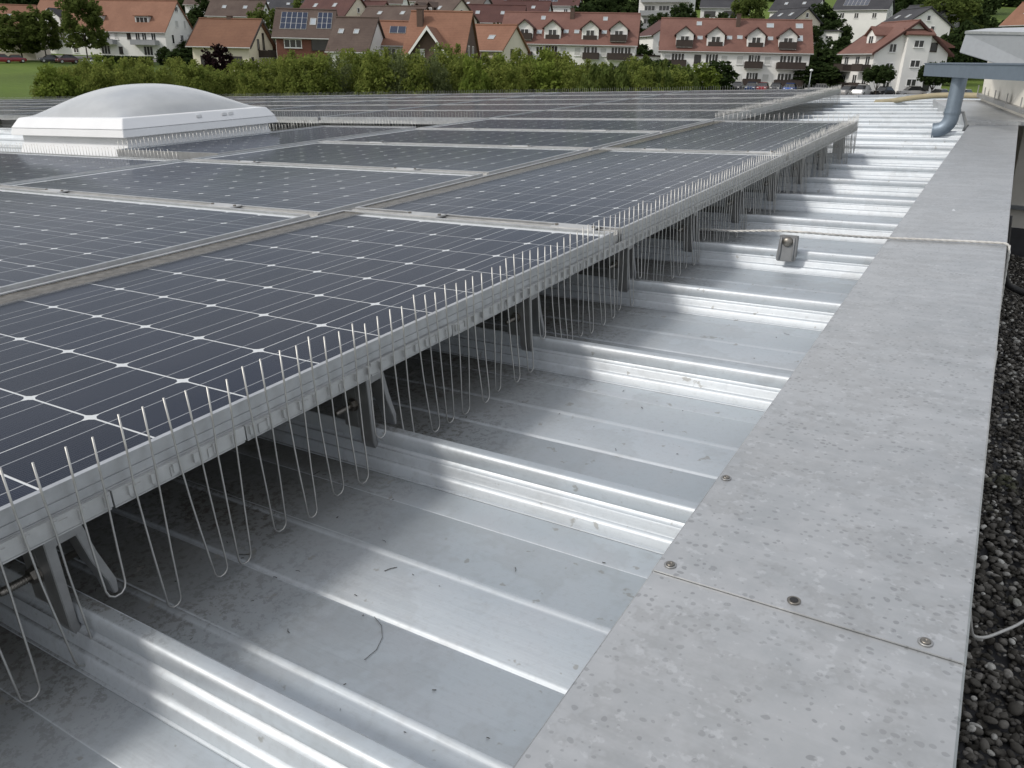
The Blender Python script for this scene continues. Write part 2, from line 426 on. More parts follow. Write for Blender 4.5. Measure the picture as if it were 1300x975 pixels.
ds = [-400, -200, -100, -40, 0] + [20+8*i for i in range(70)] + [640, 720, 820, 950, 1200, 1700, 2500]
ss = [-2000, -1200, -700, -450] + [-320+16*i for i in range(41)] + [450, 700, 1200, 2000]
tag(grid_sheet('ground', ds, ss, m_ground()), kind='structure')
M['asphalt'] = plain('asphalt', (0.16, 0.155, 0.15), 0.9, 0, 0.25, 0.6)
tag(grid_sheet('parking_road', [121, 124, 128, 132, 136, 140, 143], [18+3*i for i in range(28)], M['asphalt'], 0.06), kind='structure')
tag(grid_sheet('lane', [183+3*i for i in range(5)], [-160+4*i for i in range(22)], M['asphalt'], 0.08), kind='structure')

# ------------------------------------------------------------------ the metal roof
PITCH = 0.4765; Y0 = -1.3015; ZD = -0.2
prof = [(-0.0024, 0.0004), (-0.0019, 0.0016), (-0.0006, 0.0022), (0.0004, 0.0026), (0.0035, 0.014), (0.0052, 0.0165), (0.0100, 0.0183), (0.0113, 0.0205), (0.0130, 0.0300), (0.0145, 0.0325), (0.0195, 0.0343), (0.0212, 0.0368),
        (0.0192, 0.0425), (0.0198, 0.055), (0.0218, 0.0585), (0.0245, 0.060), (0.0365, 0.060), (0.039, 0.058), (0.044, 0.040), (0.050, 0.010), (0.0535, 0.002), (0.058, 0.0),
        (0.1030, 0.0), (0.1065, 0.0012), (0.1095, 0.0032), (0.1125, 0.0035), (0.1155, 0.0015), (0.1185, 0.0),
        (0.2095, 0.0), (0.2118, -0.0016), (0.2150, -0.0034), (0.2182, -0.0016), (0.2205, 0.0),
        (0.3070, 0.0), (0.3105, 0.0012), (0.3135, 0.0030), (0.3165, 0.0033), (0.3195, 0.0014), (0.3225, 0.0),
        (0.4200, 0.0), (0.4212, -0.0008), (0.4224, 0.0), (PITCH + 0.004, 0.0)]
b = MB(); xs = [-19.0, -12, -8, -5, -3, -2, -1, -0.5, -0.2, 0.0, 0.2, 0.4, 0.62]
for x in xs:
    for y, z in prof: b.v.append((x, y, z))
n = len(prof)
for i in range(len(xs)-1):
    for j in range(n-1): b.f.append((i*n+j, (i+1)*n+j, (i+1)*n+j+1, i*n+j+1))
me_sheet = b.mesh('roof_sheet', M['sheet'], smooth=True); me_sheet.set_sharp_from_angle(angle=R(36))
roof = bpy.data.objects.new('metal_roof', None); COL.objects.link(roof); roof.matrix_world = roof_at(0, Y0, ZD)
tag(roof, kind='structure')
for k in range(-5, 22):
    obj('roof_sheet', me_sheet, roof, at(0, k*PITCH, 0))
RIB_TOP = [Y0 + k*PITCH + 0.030 for k in range(-2, 22)]
# building below the roof, so that it does not hang in the air
b = MB(); b.box(-18.8, 0.60, -3.6, 9.0, -8.6, -0.215)
tag(b.build('hall_wall', M['render'], xf=ROOF), kind='structure')

# upstand at the far end of the roof
t = thing('end_flashing', 'light metal flashing with bolted splice plates at the far end of the ribbed roof', 'flashing', roof_at(-9, 9.2, ZD))
b = MB(); b.prism([(-0.05, -0.06), (0.02, -0.06), (0.02, 0.055), (0.05, 0.06), (0.05, 0.066), (0.012, 0.063), (-0.0, 0.055), (-0.0, -0.0), (-0.05, -0.05)], 0, -10, 9.45)
b.build('upstand', M['fascia'], t)
for i, x in enumerate((7.95, 8.49, 6.2, 4.4, 9.0)):
    b = MB(); b.box(x-0.155, x+0.155, -0.012, -0.002, -0.02, 0.07)
    pl = b.build('splice_plate', M['frame'], t)
    for dx in (-0.11, 0.0, 0.11):
        b = MB(); b.lathe([(0.011, 0), (0.011, 0.004), (0.007, 0.009), (0.0005, 0.010)], 8, Matrix.Translation((x+dx, -0.012, 0.015)) @ Matrix.Rotation(R(90), 4, 'X'))
        b.build('bolt', M['bolt'], pl, smooth=True)

# ------------------------------------------------------------------ solar modules
cell_cache = {}
def cell_mesh(a, bb, c=0.0095):
    key = (a, bb)
    if key not in cell_cache:
        m = MB(); h = 0.0002
        pts = [(-a+c, -bb), (a-c, -bb), (a-c*0.35, -bb+c*0.35), (a, -bb+c), (a, bb-c), (a-c*0.35, bb-c*0.35), (a-c, bb), (-a+c, bb), (-a+c*0.35, bb-c*0.35), (-a, bb-c), (-a, -bb+c), (-a+c*0.35, -bb+c*0.35)]
        m.prism(pts, 2, 0, h); cell_cache[key] = m.mesh('cell', M['cell'])
    return cell_cache[key]
def ring(m, x0, x1, y0, y1, w, z0, z1):
    m.box(x0, x1, y0, y0+w, z0, z1); m.box(x0, x1, y1-w, y1, z0, z1)
    m.box(x0, x0+w, y0+w, y1-w, z0, z1); m.box(x1-w, x1, y0+w, y1-w, z0, z1)
panel_cache = {}
def panel_meshes(key, x0, x1, y0, y1, px, py, far, dirty):
    """frame from x0..x1, y0..y1 about the middle of the cell field"""
    if key in panel_cache: return panel_cache[key]
    fr = MB()
    # grooved side profile: lip, upper face, two fine grooves, lower face with inner flange
    for z0, z1, w, inset in ((-0.0005, 0.0022, 0.0070, 0.0), (-0.0125, -0.0005, 0.0040, 0.0004), (-0.0140, -0.0125, 0.0040, 0.0018), (-0.0235, -0.0140, 0.0040, 0.0002),
                             (-0.0250, -0.0235, 0.0040, 0.0018), (-0.0385, -0.0250, 0.0040, 0.0004), (-0.0400, -0.0385, 0.0220, 0.0)):
        ring(fr, x0+inset, x1-inset, y0+inset, y1-inset, w, z0, z1)
    gl = MB(); gl.quad((x0+0.003, y0+0.003, -0.0010), (x1-0.003, y0+0.003, -0.0010), (x1-0.003, y1-0.003, -0.0010), (x0+0.003, y1-0.003, -0.0010))
    bs = MB(); bs.box(x0+0.004, x1-0.004, y0+0.004, y1-0.004, -0.0070, -0.0050)
    panel_cache[key] = (fr.mesh('frame', M['frame']), gl.mesh('glass', M['glass_dirty'] if dirty else M['glass']),
                        bs.mesh('backsheet', M['farcell'] if far else M['back']), px, py)
    return panel_cache[key]
def panel(key, label, cx, cy, rot=0, far=False, group=None, dims=None, px=0.128, py=0.128, dirty=False):
    fr, gl, bs, px, py = panel_meshes(key, *dims, px, py, far, dirty)
    t = thing('solar_panel', label, 'solar panel', ROOF @ at(cx, cy, 0) @ Matrix.Rotation(rot, 4, 'Z'), group)
    obj('frame', fr, t); obj('backsheet', bs, t)
    if not far:
        cm = cell_mesh(px/2-0.0012, py/2-0.0015)
        for i in range(6):
            for j in range(12):
                obj('cell', cm, t, at((i-2.5)*px, (j-5.5)*py, -0.0049))
    obj('glass', gl, t)
    return t
# column A: upright modules along the open edge
A_D = (-0.416, 0.395, -0.790, 0.792)
names = ['upright solar panel at the open edge, beside the camera and just out of view', 'upright solar panel at the open edge, nearest the camera', 'upright solar panel at the open edge, second from the camera', 'upright solar panel at the open edge, farthest of its three']
for k in range(4):
    panel('A', names[k], -0.384, -0.768 + 1.628*(k-1), 0, False, 'upright modules along the open roof edge', A_D, dirty=True)
# column B and C: modules lying crosswise; the long side runs along x
B_D = (-0.410, 0.410, -0.815, 0.815)
rowlab = ['crosswise solar panel in the second column, %s row from the camera' % ORD[i] for i in range(7)]
B_X = -1.658; PX = 1.66
for i, k in enumerate(range(-3, 4)):
    panel('B', rowlab[i], B_X, -0.045 + 0.86*k + 0.43, R(90), False, 'crosswise modules beside the upright ones', B_D, 0.128, 0.131)
for i, k in enumerate((-3, -2, -1)):
    panel('B', 'crosswise solar panel in the third column, %s row from the camera' % ORD[i], B_X - PX, 0.385 + 0.86*k, R(90), False, 'crosswise modules beside the upright ones', B_D, 0.128, 0.131)
panel('B', 'crosswise solar panel in the third column, just in front of the skylight', B_X - PX, 0.385, R(90), False, 'crosswise modules beside the upright ones', B_D, 0.128, 0.131)
panel('P', 'single upright solar panel right beside the skylight kerb', -2.945, 1.835, 0, False, None, (-0.404, 0.404, -0.79, 0.79))
# far block
for r in range(5):
    for c in range(10):
        panel('F', 'far block solar panel, %s row behind the skylight, %s column from the right' % (ORD[r], ORD[c]), B_X - PX*c, 3.395 + 0.43 + 0.86*r, R(90), True, 'far block of crosswise modules', B_D, 0.128, 0.131)

# aluminium rails and cover strips in the joints between modules
def strip(name, label, cat, x0, x1, y0, y1, z0, z1, clips=(), along='x', mat='rail', group=None):
    t = thing(name, label, cat, roof_at((x0+x1)/2, (y0+y1)/2, z0), group)
    hx, hy = (x1-x0)/2, (y1-y0)/2
    b = MB(); b.box(-hx, hx, -hy, hy, 0, (z1-z0)*0.7)
    if along == 'x': b.box(-hx, hx, -hy, -hy+0.004, (z1-z0)*0.7, z1-z0); b.box(-hx, hx, hy-0.004, hy, (z1-z0)*0.7, z1-z0)
    else: b.box(-hx, -hx+0.004, -hy, hy, (z1-z0)*0.7, z1-z0); b.box(hx-0.004, hx, -hy, hy, (z1-z0)*0.7, z1-z0)
    b.build('channel', M[mat], t)
    for q in clips:
        b = MB()
        if along == 'x': b.box(q-0.055, q+0.055, -hy-0.006, hy+0.006, z1-z0+0.0015, z1-z0+0.0055)
        else: b.box(-hx-0.006, hx+0.006, q-0.055, q+0.055, z1-z0+0.0015, z1-z0+0.0055)
        c = b.build('module_clamp', M['rail'], t, bevel=0.001)
        for dx in (-0.048, 0.048):
            b = MB(); px_, py_ = (q+dx, 0) if along == 'x' else (0, q+dx)
            b.lathe([(0.0045, z1-z0+0.0055), (0.0045, z1-z0+0.009), (0.0005, z1-z0+0.0095)], 8, at(px_, py_, 0)); b.build('screw', M['bolt'], c)
    return t
for k in range(2):
    y = 0.046 + 1.628*k - 0.002
    strip('joint_strip', ['aluminium joint strip with clamps between the nearest two upright panels', 'aluminium joint strip with clamps between the far two upright panels'][k],
          'strip', -0.80, 0.004, y-0.0165, y+0.0185, -0.03, -0.0015, (-0.14, 0.30) , 'x', group='joint strips between upright modules')
strip('long_rail', 'long aluminium rail in the joint between upright and crosswise panels', 'rail', -0.843, -0.803, -3.18, 3.29, -0.04, -0.006, (), 'y')
strip('long_rail', 'long aluminium rail in the joint left of the second panel column', 'rail', -2.523, -2.476, -2.6, 3.39, -0.04, -0.004, (), 'y')
for k in range(-2, 4):
    y = -0.045 + 0.86*k
    strip('joint_strip', 'aluminium joint strip behind the %s crosswise panel of the second column' % ORD[k+3], 'strip', -2.47, -0.846, y-0.018, y+0.018, -0.03, -0.002,
          (-0.42, 0.45), 'x', group='joint strips between crosswise modules')
for r in range(1, 5):
    strip('joint_strip', 'aluminium joint strip before the %s row of the far panel block' % ORD[r], 'strip', -17.4, -0.846, 3.395+0.86*r-0.018, 3.395+0.86*r+0.018, -0.03, -0.002,
          [-7.8+1.66*i+(0.35*(i % 2)) for i in range(10)], 'x', group='joint strips in the far block')

# rib clamps that carry the modules at the open edge
def clamp_meshes():
    br = MB()
    # extruded arch that straddles the rib and grips it below the bead, with a slot under its top
    br.prism([(-0.010, -0.036), (-0.016, -0.037), (-0.022, -0.020), (-0.024, 0.082), (-0.020, 0.089), (0.010, 0.090), (0.016, 0.084), (0.024, 0.045), (0.036, 0.004), (0.035, -0.012), (0.030, -0.012), (0.027, 0.006),
              (0.016, 0.036), (0.008, 0.074), (-0.013, 0.073), (-0.013, -0.018)][::-1], 0, -0.024, 0.0)
    br.box(-0.052, -0.024, -0.0235, -0.019, 0.0, 0.088)
    bo = MB(); rot = Matrix.Translation((-0.030, -0.0235, 0.038)) @ Matrix.Rotation(R(90), 4, 'X')
    bo.lathe([(0.0042, -0.04), (0.0042, 0.036), (0.0036, 0.038)], 8, rot)
    for k in range(9): bo.lathe([(0.0042, 0.012+k*0.0026), (0.0049, 0.0128+k*0.0026), (0.0042, 0.0136+k*0.0026)], 8, rot)
    nu = MB(); nu.lathe([(0.0105, 0.0), (0.0105, 0.0016)], 14, rot); nu.lathe([(0.0085, 0.0016), (0.0085, 0.0085), (0.006, 0.009)], 6, rot)
    return br.mesh('bracket', M['bracket'], bevel=0.0008), bo.mesh('bolt', M['bolt'], True), nu.mesh('nut', M['bolt'])
cl = clamp_meshes()
for i, y in enumerate(RIB_TOP):
    if -1.75 < y < 3.3:
        t = thing('rib_clamp', 'slotted metal rib clamp with bolt under the open panel edge, %s from the camera' % ORD[max(0, i-1)], 'clamp', roof_at(-0.002, y+0.001, -0.1385), 'rib clamps under the open panel edge')
        for nm, me in zip(('bracket', 'bolt', 'nut'), cl): obj(nm, me, t)

# bird guards: a clipped strip with sprung hairpin wires
def on_rib(y):
    f = (y - Y0) % PITCH
    return f < 0.062
hair = {}
def hairpin(hw, zb, var):
    key = (hw, zb, var)
    if key not in hair:
        rr = random.Random(var*17+3); m = MB(); pts = []
        lean = rr.uniform(-0.009, 0.009); out = rr.uniform(-0.006, 0.016); w2 = hw*rr.uniform(0.62, 0.85)
        top1, top2 = 0.042+rr.uniform(-0.006, 0.006), 0.042+rr.uniform(-0.006, 0.006)
        L_ = [(-hw, top1), (-hw*0.99, 0.0), (-hw*1.0+lean*0.2, -0.035)]
        def leg(sgn, f): return sgn*(hw*(1-f) + w2*f) + lean*f
        for f in (0.3, 0.6, 0.85): L_.append((leg(-1, f), -0.04 + (zb+0.052)*f))
        rb = w2*0.98; zc = zb + rb
        for a in (180, 215, 250, 290, 325, 360): L_.append((lean + rb*math.cos(R(a)), zc + rb*math.sin(R(a))*1.0))
        for f in (0.85, 0.6, 0.3): L_.append((leg(1, f), -0.04 + (zb+0.052)*f))
        L_ += [(hw+lean*0.2, -0.035), (hw*0.99, 0.0), (hw, top2)]
        for x, z in L_:
            k = max(0, min(1, (-z-0.03)/0.14)); pts.append((x, -out*k*k*1.0 - 0.001, z))
        m.tube(pts, 0.00122, 5); hair[key] = m.mesh('wire', M['wire'], True)
    return hair[key]
def guard(label, p0, p1, outward, zb=-0.19, ribs=True, stuff=False, step=0.054, tabs=True, group='bird guards clipped to panel edges', skip=()):
    """p0, p1: ends in roof x, y;  local x runs along the edge, -y points outward"""
    p0 = Vector(p0); p1 = Vector(p1); L_ = (p1-p0).length
    ang = math.atan2(p1.y-p0.y, p1.x-p0.x)
    t = thing('bird_guard', label, 'bird guard', roof_at(p0.x, p0.y, 0) @ Matrix.Rotation(ang, 4, 'Z'), group)
    rr = random.Random(int(L_*1000))
    n = int(L_/step); s = MB()
    # strip in short clipped lengths that sit a little uneven
    x = 0.0
    while x < L_-0.02:
        l_ = min(rr.uniform(0.16, 0.24), L_-x); dz = rr.uniform(-0.0012, 0.0012)
        s.box(x, x+l_-0.002, -0.0042, 0.0006, -0.0440+dz, -0.0262+dz); s.box(x, x+l_-0.004, -0.0042, 0.014, -0.0462+dz, -0.0444+dz)
        if tabs and not stuff:
            for q in range(3):
                xx = x + 0.03 + q*(l_-0.05)/2.5; s.box(xx-0.012, xx+0.002, -0.0056, -0.0044, -0.0425+dz, -0.031+dz)
        x += l_
    if tabs and not stuff:
        for i in range(n):
            for e in (-1, 1):
                cx = (i+0.5)*step + e*step*0.25; s.box(cx-0.0032, cx+0.0032, -0.0075, -0.0042, -0.040, -0.029)
    s.build('strip', M['clip'], t)
    al = MB()
    for i in range(n):
        cx = (i+0.5)*step + rr.uniform(-0.004, 0.004)
        w = p0 + (p1-p0).normalized()*cx
        z = zb
        if ribs and on_rib(w.y): z = -0.137
        me = hairpin(step*0.25, round(z, 3), rr.randrange(14))
        M4 = at(cx, -0.0072, rr.uniform(-0.004, 0.003)) @ Matrix.Rotation(rr.uniform(-0.035, 0.035), 4, 'Y')
        if stuff: al.add([v.co for v in me.vertices], [tuple(f.vertices) for f in me.polygons], M4)
        else: obj('wire', me, t, M4)
    if stuff:
        tag(al.build('wires', M['wire'], t), kind='stuff')
    return t
guard('bird guard of sprung wire loops along the near open panel edge', (0.0115, -2.30), (0.0115, 3.27), 1)
guard('bird guard across the far end of the upright panels', (0.0, 3.292), (-0.80, 3.292), 1, ribs=False)
guard('bird guard along the open right edge of the far panel block', (-0.843, 3.42), (-0.843, 7.68), 1)
guard('bird guard behind the panel in front of the skylight', (-2.52, 0.797), (-4.12, 0.797), 1, ribs=False)
guard('bird guard on the panel edge facing the skylight kerb', (-3.351, 2.62), (-3.351, 1.05), 1)
guard('bird guard across the back end of the panel beside the skylight', (-2.545, 2.628), (-3.345, 2.628), 1, ribs=False)
guard('bird guard along the front of the far panel block behind the skylight', (-9.0, 3.412), (-2.50, 3.412), 1, ribs=False, stuff=True)
guard('row of guard wires along the farthest edge of the panels', (-0.85, 7.70), (-17.4, 7.70), 1, ribs=False, stuff=True, tabs=False)

# ------------------------------------------------------------------ skylight
t = thing('dome_skylight', 'white opal dome skylight on a splayed kerb among the solar panels', 'skylight', roof_at(-4.02, 1.74, ZD))
hx, hy = 0.565, 0.565
def frustum(m, lv):
    vs = []; fs = []
    for z, a, c in lv: vs += [(-a, -c, z), (a, -c, z), (a, c, z), (-a, c, z)]
    for i in range(len(lv)-1):
        for k in range(4): fs.append((i*4+k, i*4+(k+1) % 4, i*4+4+(k+1) % 4, i*4+4+k))
    fs.append((3,2,1,0)); o = 4*(len(lv)-1); fs.append((o,o+1,o+2,o+3))
    m.add(vs, fs)
b = MB(); frustum(b, [(0.0, hx+0.16, hy+0.16), (0.05, hx+0.05, hy+0.05), (0.10, hx-0.0, hy-0.0), (0.21, hx-0.04, hy-0.04), (0.245, hx-0.04, hy-0.04)]); b.build('kerb', M['domewhite'], t)
b = MB(); frustum(b, [(0.246, hx-0.02, hy-0.02), (0.247, hx+0.005, hy+0.005), (0.286, hx-0.003, hy-0.003), (0.288, hx-0.006, hy-0.006)]); b.build('lower_frame', M['domewhite'], t, bevel=0.002)
b = MB(); frustum(b, [(0.2885, hx-0.010, hy-0.010), (0.289, hx-0.001, hy-0.001), (0.346, hx-0.040, hy-0.040), (0.350, hx-0.075, hy-0.075)]); b.build('upper_frame', M['domewhite'], t, bevel=0.003)
b = MB(); N = 28; a = hx-0.075
for i in range(N+1):
    for j in range(N+1):
        x = -1+2*i/N; y = -1+2*j/N
        h = ((1-abs(x)**2.2)*(1-abs(y)**2.2))**0.72
        b.v.append((x*a, y*a, 0.349 + 0.168*h))
for i in range(N):
    for j in range(N): k = i*(N+1)+j; b.f.append((k, k+N+1, k+N+2, k+1))
b.build('dome', M['dome'], t, smooth=True)
for dx in (-0.03, 0.16, 0.21):
    b = MB(); b.box(hx-0.03+0.008, hx-0.03+0.014, dx-0.02, dx+0.02, 0.315, 0.335, ); b.build('emblem_plate', M['domewhite'], t, bevel=0.003)

# ------------------------------------------------------------------ coping, parapet, gravel roof
t = thing('parapet_coping', 'grey galvanised coping sheets with flaky spots on the parapet, right of the ribbed roof', 'coping', roof_at(0.6415, 0, -0.12))
def coping_sheet(y0, y1, dz, seg):
    m = MB(); h = 0.1415
    pf = [(-h+0.006, -0.034), (-h, -0.030), (-h, -0.0022), (-h+0.0022, 0.0), (h-0.0022, 0.0), (h, -0.0022), (h-0.001, -0.048), (h-0.004, -0.052),
          (h-0.006, -0.051), (h-0.0026, -0.047), (h-0.0016, -0.003), (h-0.003, -0.0016), (-h+0.003, -0.0016), (-h+0.0016, -0.003), (-h+0.0016, -0.029)]
    n_ = len(pf); ys = [y0+(y1-y0)*i/seg for i in range(seg+1)]
    for i, y in enumerate(ys):
        wz = 0.0009*math.sin(y*3.1)+0.0006*math.sin(y*7.7+1)
        for px, pz in pf: m.v.append((px, y, pz+dz+(wz if 0 < i < seg else 0)))
    for i in range(seg):
        for k in range(n_): m.f.append((i*n_+k, i*n_+(k+1) % n_, (i+1)*n_+(k+1) % n_, (i+1)*n_+k))
    m.f.append(tuple(range(n_))); m.f.append(tuple(range(seg*n_, seg*n_+n_))[::-1])
    return m.build('coping_sheet', M['coping'], t)
coping_sheet(-3.6, -0.93, -0.0022, 12); coping_sheet(-0.967, 4.72, 0.0, 24)
def screw(x, y, hole=False):
    s = MB(); s.lathe([(0.0062, 0.0002), (0.0064, 0.0010), (0.0056, 0.0015), (0.0047, 0.0013)], 20, at(x, y, 0))
    w = s.build('washer', M['bolt'] if hole else M['bracket'], t, smooth=True)
    s = MB()
    if hole: s.lathe([(0.0040, 0.0016), (0.0038, 0.0018)], 14, at(x, y, 0)); s.build('hole', M['rubber'], w)
    else:
        s.lathe([(0.0044, 0.0014), (0.0043, 0.0022), (0.0034, 0.0028), (0.0015, 0.0028), (0.0013, 0.0018)], 14, at(x, y, 0)); s.build('screw_head', M['bolt'], w, smooth=True)
for x, y, hol in ((-0.127, -0.952, 0), (-0.004, -0.951, 1), (0.109, -0.955, 0), (-0.131, -0.748, 0)): screw(x, y, hol)
b = MB(); b.box(0.525, 0.765, -3.65, 4.85, -2.2, -0.1265); tag(b.build('parapet_wall', M['plinth'], xf=ROOF), kind='structure')
# wider coping that turns left towards the wall
t2 = thing('splayed_coping', 'flat grey coping sheet that turns left in front of the cream wall', 'coping', roof_at(0.5, 5.9, -0.1))
b = MB(); b.prism([(-0.005, -1.17), (0.60, -1.20), (0.60, -0.9), (-0.02, 1.45), (-0.43, 1.45)], 2, -0.025, 0.0); b.build('top_sheet', M['coping'], t2, bevel=0.002)
b = MB(); b.prism([(-0.02, -1.20), (0.295, -1.22), (0.295, -1.165), (-0.02, -1.155)], 2, -0.02, 0.007); b.build('seam', M['coping'], t2, bevel=0.002)
b = MB(); b.prism([(-0.010, -1.175), (0.0, -1.16), (-0.425, 1.45), (-0.44, 1.45)], 2, -0.06, 0.006); b.build('edge_fold', M['coping'], t2, bevel=0.001)

# gravel roof down on the right
GZ = -1.0
b = MB(); b.box(0.77, 8.0, -5, 4.95, GZ-0.1, GZ-0.02); tag(b.build('lower_roof', M['plinth'], xf=ROOF), kind='structure')
ico = bmesh.new(); bmesh.ops.create_icosphere(ico, subdivisions=1, radius=1.0)
iv = [v.co.copy() for v in ico.verts]; ifc = [tuple(v.index for v in f.verts) for f in ico.faces]; ico.free()
ico = bmesh.new(); bmesh.ops.create_icosphere(ico, subdivisions=2, radius=1.0)
iv2 = [v.co.copy() for v in ico.verts]; ifc2 = [tuple(v.index for v in f.verts) for f in ico.faces]; ico.free()
rr = random.Random(4); b = MB()
for i in range(19000):
    y = -0.9 + 5.7*rr.random()**1.15; x = 0.79 + (0.55 if y < 2.5 else 0.6)*rr.random()
    near = y < 0.9
    s = rr.choice((0.004, 0.005, 0.006, 0.007, 0.008, 0.009, 0.0115)) * (1.35 if rr.random() < 0.05 else 1)
    m4 = at(x, y, GZ-0.014+0.026*rr.random()) @ Euler((rr.uniform(-.5,.5), rr.uniform(-.5,.5), rr.uniform(0, 6.3))).to_matrix().to_4x4() @ Matrix.Diagonal((s*rr.uniform(1.0, 1.5), s*rr.uniform(0.75, 1.05), s*rr.uniform(0.5, 0.8), 1))
    jig = [v * rr.uniform(0.88, 1.12) for v in iv] if not near else iv2
    b.add(jig, ifc2 if near else ifc, m4)
tag(b.build('gravel', M['pebble'], smooth=True, xf=ROOF), 'dark river gravel with a few pale stones on the lower roof', 'gravel', kind='stuff')

# ------------------------------------------------------------------ conductor cable, its holder, hose, small cables
def twisted(pts, r, turns_per_m=55, n=10):
    """two-strand laid cable along a polyline"""
    m = MB(); P = [Vector(p) for p in pts]; out = []; 
    segs = [(P[i+1]-P[i]).length for i in range(len(P)-1)]; tot = sum(segs); N = int(tot/0.006); acc = 0
    for st in range(3):
        ring_ = []
        for i in range(N+1):
            dd = tot*i/N; k = 0; q = dd
            while k < len(segs)-1 and q > segs[k]: q -= segs[k]; k += 1
            p = P[k].lerp(P[k+1], min(1, q/segs[k])); tdir = (P[k+1]-P[k]).normalized(); a_ = tdir.cross(Vector((0,0,1)))
            if a_.length < 0.01: a_ = Vector((1,0,0))
            a_.normalize(); b_ = tdir.cross(a_); ang = dd*turns_per_m*2*math.pi/3 + st*2*math.pi/3
            ring_.append(p + (a_*math.cos(ang)+b_*math.sin(ang))*r*0.5)
        m.tube(ring_, r*0.56, 5)
    return m
cab = [(-0.30, 0.79, -0.15), (-0.12, 0.735, -0.128), (0.0, 0.705, -0.118), (0.10, 0.68, -0.112), (0.20, 0.655, -0.098), (0.245, 0.628, -0.0905), (0.31, 0.632, -0.0905), (0.38, 0.665, -0.098), (0.45, 0.715, -0.108),
       (0.508, 0.756, -0.1145), (0.60, 0.772, -0.1145), (0.70, 0.786, -0.1143), (0.776, 0.79, -0.1135), (0.788, 0.79, -0.118), (0.7905, 0.785, -0.135), (0.791, 0.78, -0.17), (0.80, 0.77, -0.4)]
o = twisted([Vector(p) - Vector((0.25, 0.63, -0.09)) for p in cab], 0.0036).build('conductor_cable', M['rope'], smooth=True, xf=roof_at(0.25, 0.63, -0.09))
tag(o, 'pale twisted conductor cable running from under the panels over the coping', 'cable')
t = thing('cable_holder', 'small grey metal cable holder with round bolt, clamped on a roof rib', 'cable clip', roof_at(0.272, 0.606, -0.142) @ Matrix.Rotation(R(-6), 4, 'X') @ Matrix.Diagonal((1.2, 1.0, 1.12, 1)))
b = MB(); b.prism([(-0.020, -0.022), (0.018, -0.022), (0.021, -0.018), (0.0225, 0.030), (0.020, 0.042), (-0.014, 0.042), (-0.018, 0.034), (-0.0225, -0.016)], 1, -0.017, -0.011)
b.build('plate', M['holder'], t, bevel=0.0015)
for sx in (-0.0145, 0.0145):
    b = MB(); b.tube([(sx*1.05, -0.0175, -0.018), (sx, -0.0185, 0.0), (sx, -0.0185, 0.02), (sx*0.95, -0.0175, 0.036)], 0.0026, 6); b.build('pressed_bead', M['holder'], t, smooth=True)
b = MB(); b.lathe([(0.0118, 0.0), (0.0118, 0.002), (0.0105, 0.0055), (0.006, 0.0085), (0.0006, 0.0092)], 18, Matrix.Translation((0.0, -0.017, 0.026)) @ Matrix.Rotation(R(90), 4, 'X')); b.build('bolt_head', M['bolt'], t, smooth=True)
b = MB(); b.box(-0.020, 0.020, 0.002, 0.006, -0.012, 0.040); b.box(-0.020, 0.020, -0.011, 0.002, 0.034, 0.040); b.build('back_plate', M['holder'], t, bevel=0.001)
def cable(name, label, cat, pts, r, mat, n=8):
    P = [Vector(p) for p in pts]; q = []
    for i in range(len(P)-1):                                    # smooth the polyline
        p0, p1, p2, p3 = P[max(i-1,0)], P[i], P[i+1], P[min(i+2, len(P)-1)]
        for k in range(6):
            s = k/6; q.append(0.5*((2*p1)+(p2-p0)*s+(2*p0-5*p1+4*p2-p3)*s*s+(3*p1-p0-3*p2+p3)*s**3))
    q.append(P[-1]); m = MB(); m.tube([p-P[0] for p in q], r, n)
    return tag(m.build(name, M[mat], smooth=True, xf=ROOF @ Matrix.Translation(P[0])), label, cat)
cable('beige_hose', 'beige hose lying across the far end of the ribbed roof', 'hose',
      [(-0.62, 8.35, -0.17), (-0.5, 8.15, -0.155), (-0.33, 7.8, -0.125), (-0.12, 7.55, -0.085), (0.12, 7.45, -0.062), (0.43, 7.3, -0.06), (0.47, 7.28, -0.06)], 0.026, 'hose')
cable('white_cable', 'thin white cable hanging from the coping down to the gravel', 'cable', [(0.786, 0.05, -0.17), (0.80, 0.06, -0.5), (0.845, 0.10, -0.80), (0.88, 0.22, -0.93), (0.95, 0.36, -0.975), (1.05, 0.5, -0.975), (1.3, 0.65, -0.975)], 0.004, 'rope', 6)
cable('black_cable', 'thick black cable beside the foot of the cream wall', 'cable', [(0.80, 2.6, -0.35), (0.83, 2.62, -0.62), (0.90, 2.66, -0.70), (1.05, 2.6, -0.72), (1.3, 2.5, -0.75)], 0.016, 'rubber', 8)

# ------------------------------------------------------------------ cream stair-head with gutter, top right
t = thing('cream_building', 'cream rendered rooftop building with grey sheet roof at the right edge', 'building', roof_at(0.82, 5.0, -1.0))
b = MB(); b.prism([(0.0, 0.0), (2.6, -0.9), (2.6, 3.6), (-0.36, 2.28)], 2, 0.16, 1.36); b.build('wall', M['render'], t)
b = MB(); b.prism([(-0.006, -0.012), (2.6, -0.912), (2.6, 3.59), (-0.01, 2.2)], 2, -0.1, 0.17); b.build('plinth', M['plinth'], t)
b = MB(); b.prism([(-0.02, -0.03), (2.6, -0.93), (2.6, -0.9), (0.0, 0.0)], 2, 0.30, 0.325); b.build('ledge', M['fascia'], t)
rf = MB()
vs = [(-0.475, 0.50, 1.457), (0.35, -0.30, 1.395), (2.6, -0.5, 1.39), (2.6, 3.2, 1.46), (-0.40, 2.4, 1.50)]
lo = [(-0.495, 0.48, 1.327), (0.35, -0.33, 1.06), (2.6, -0.53, 1.0), (2.6, 3.2, 1.30), (-0.42, 2.4, 1.34)]
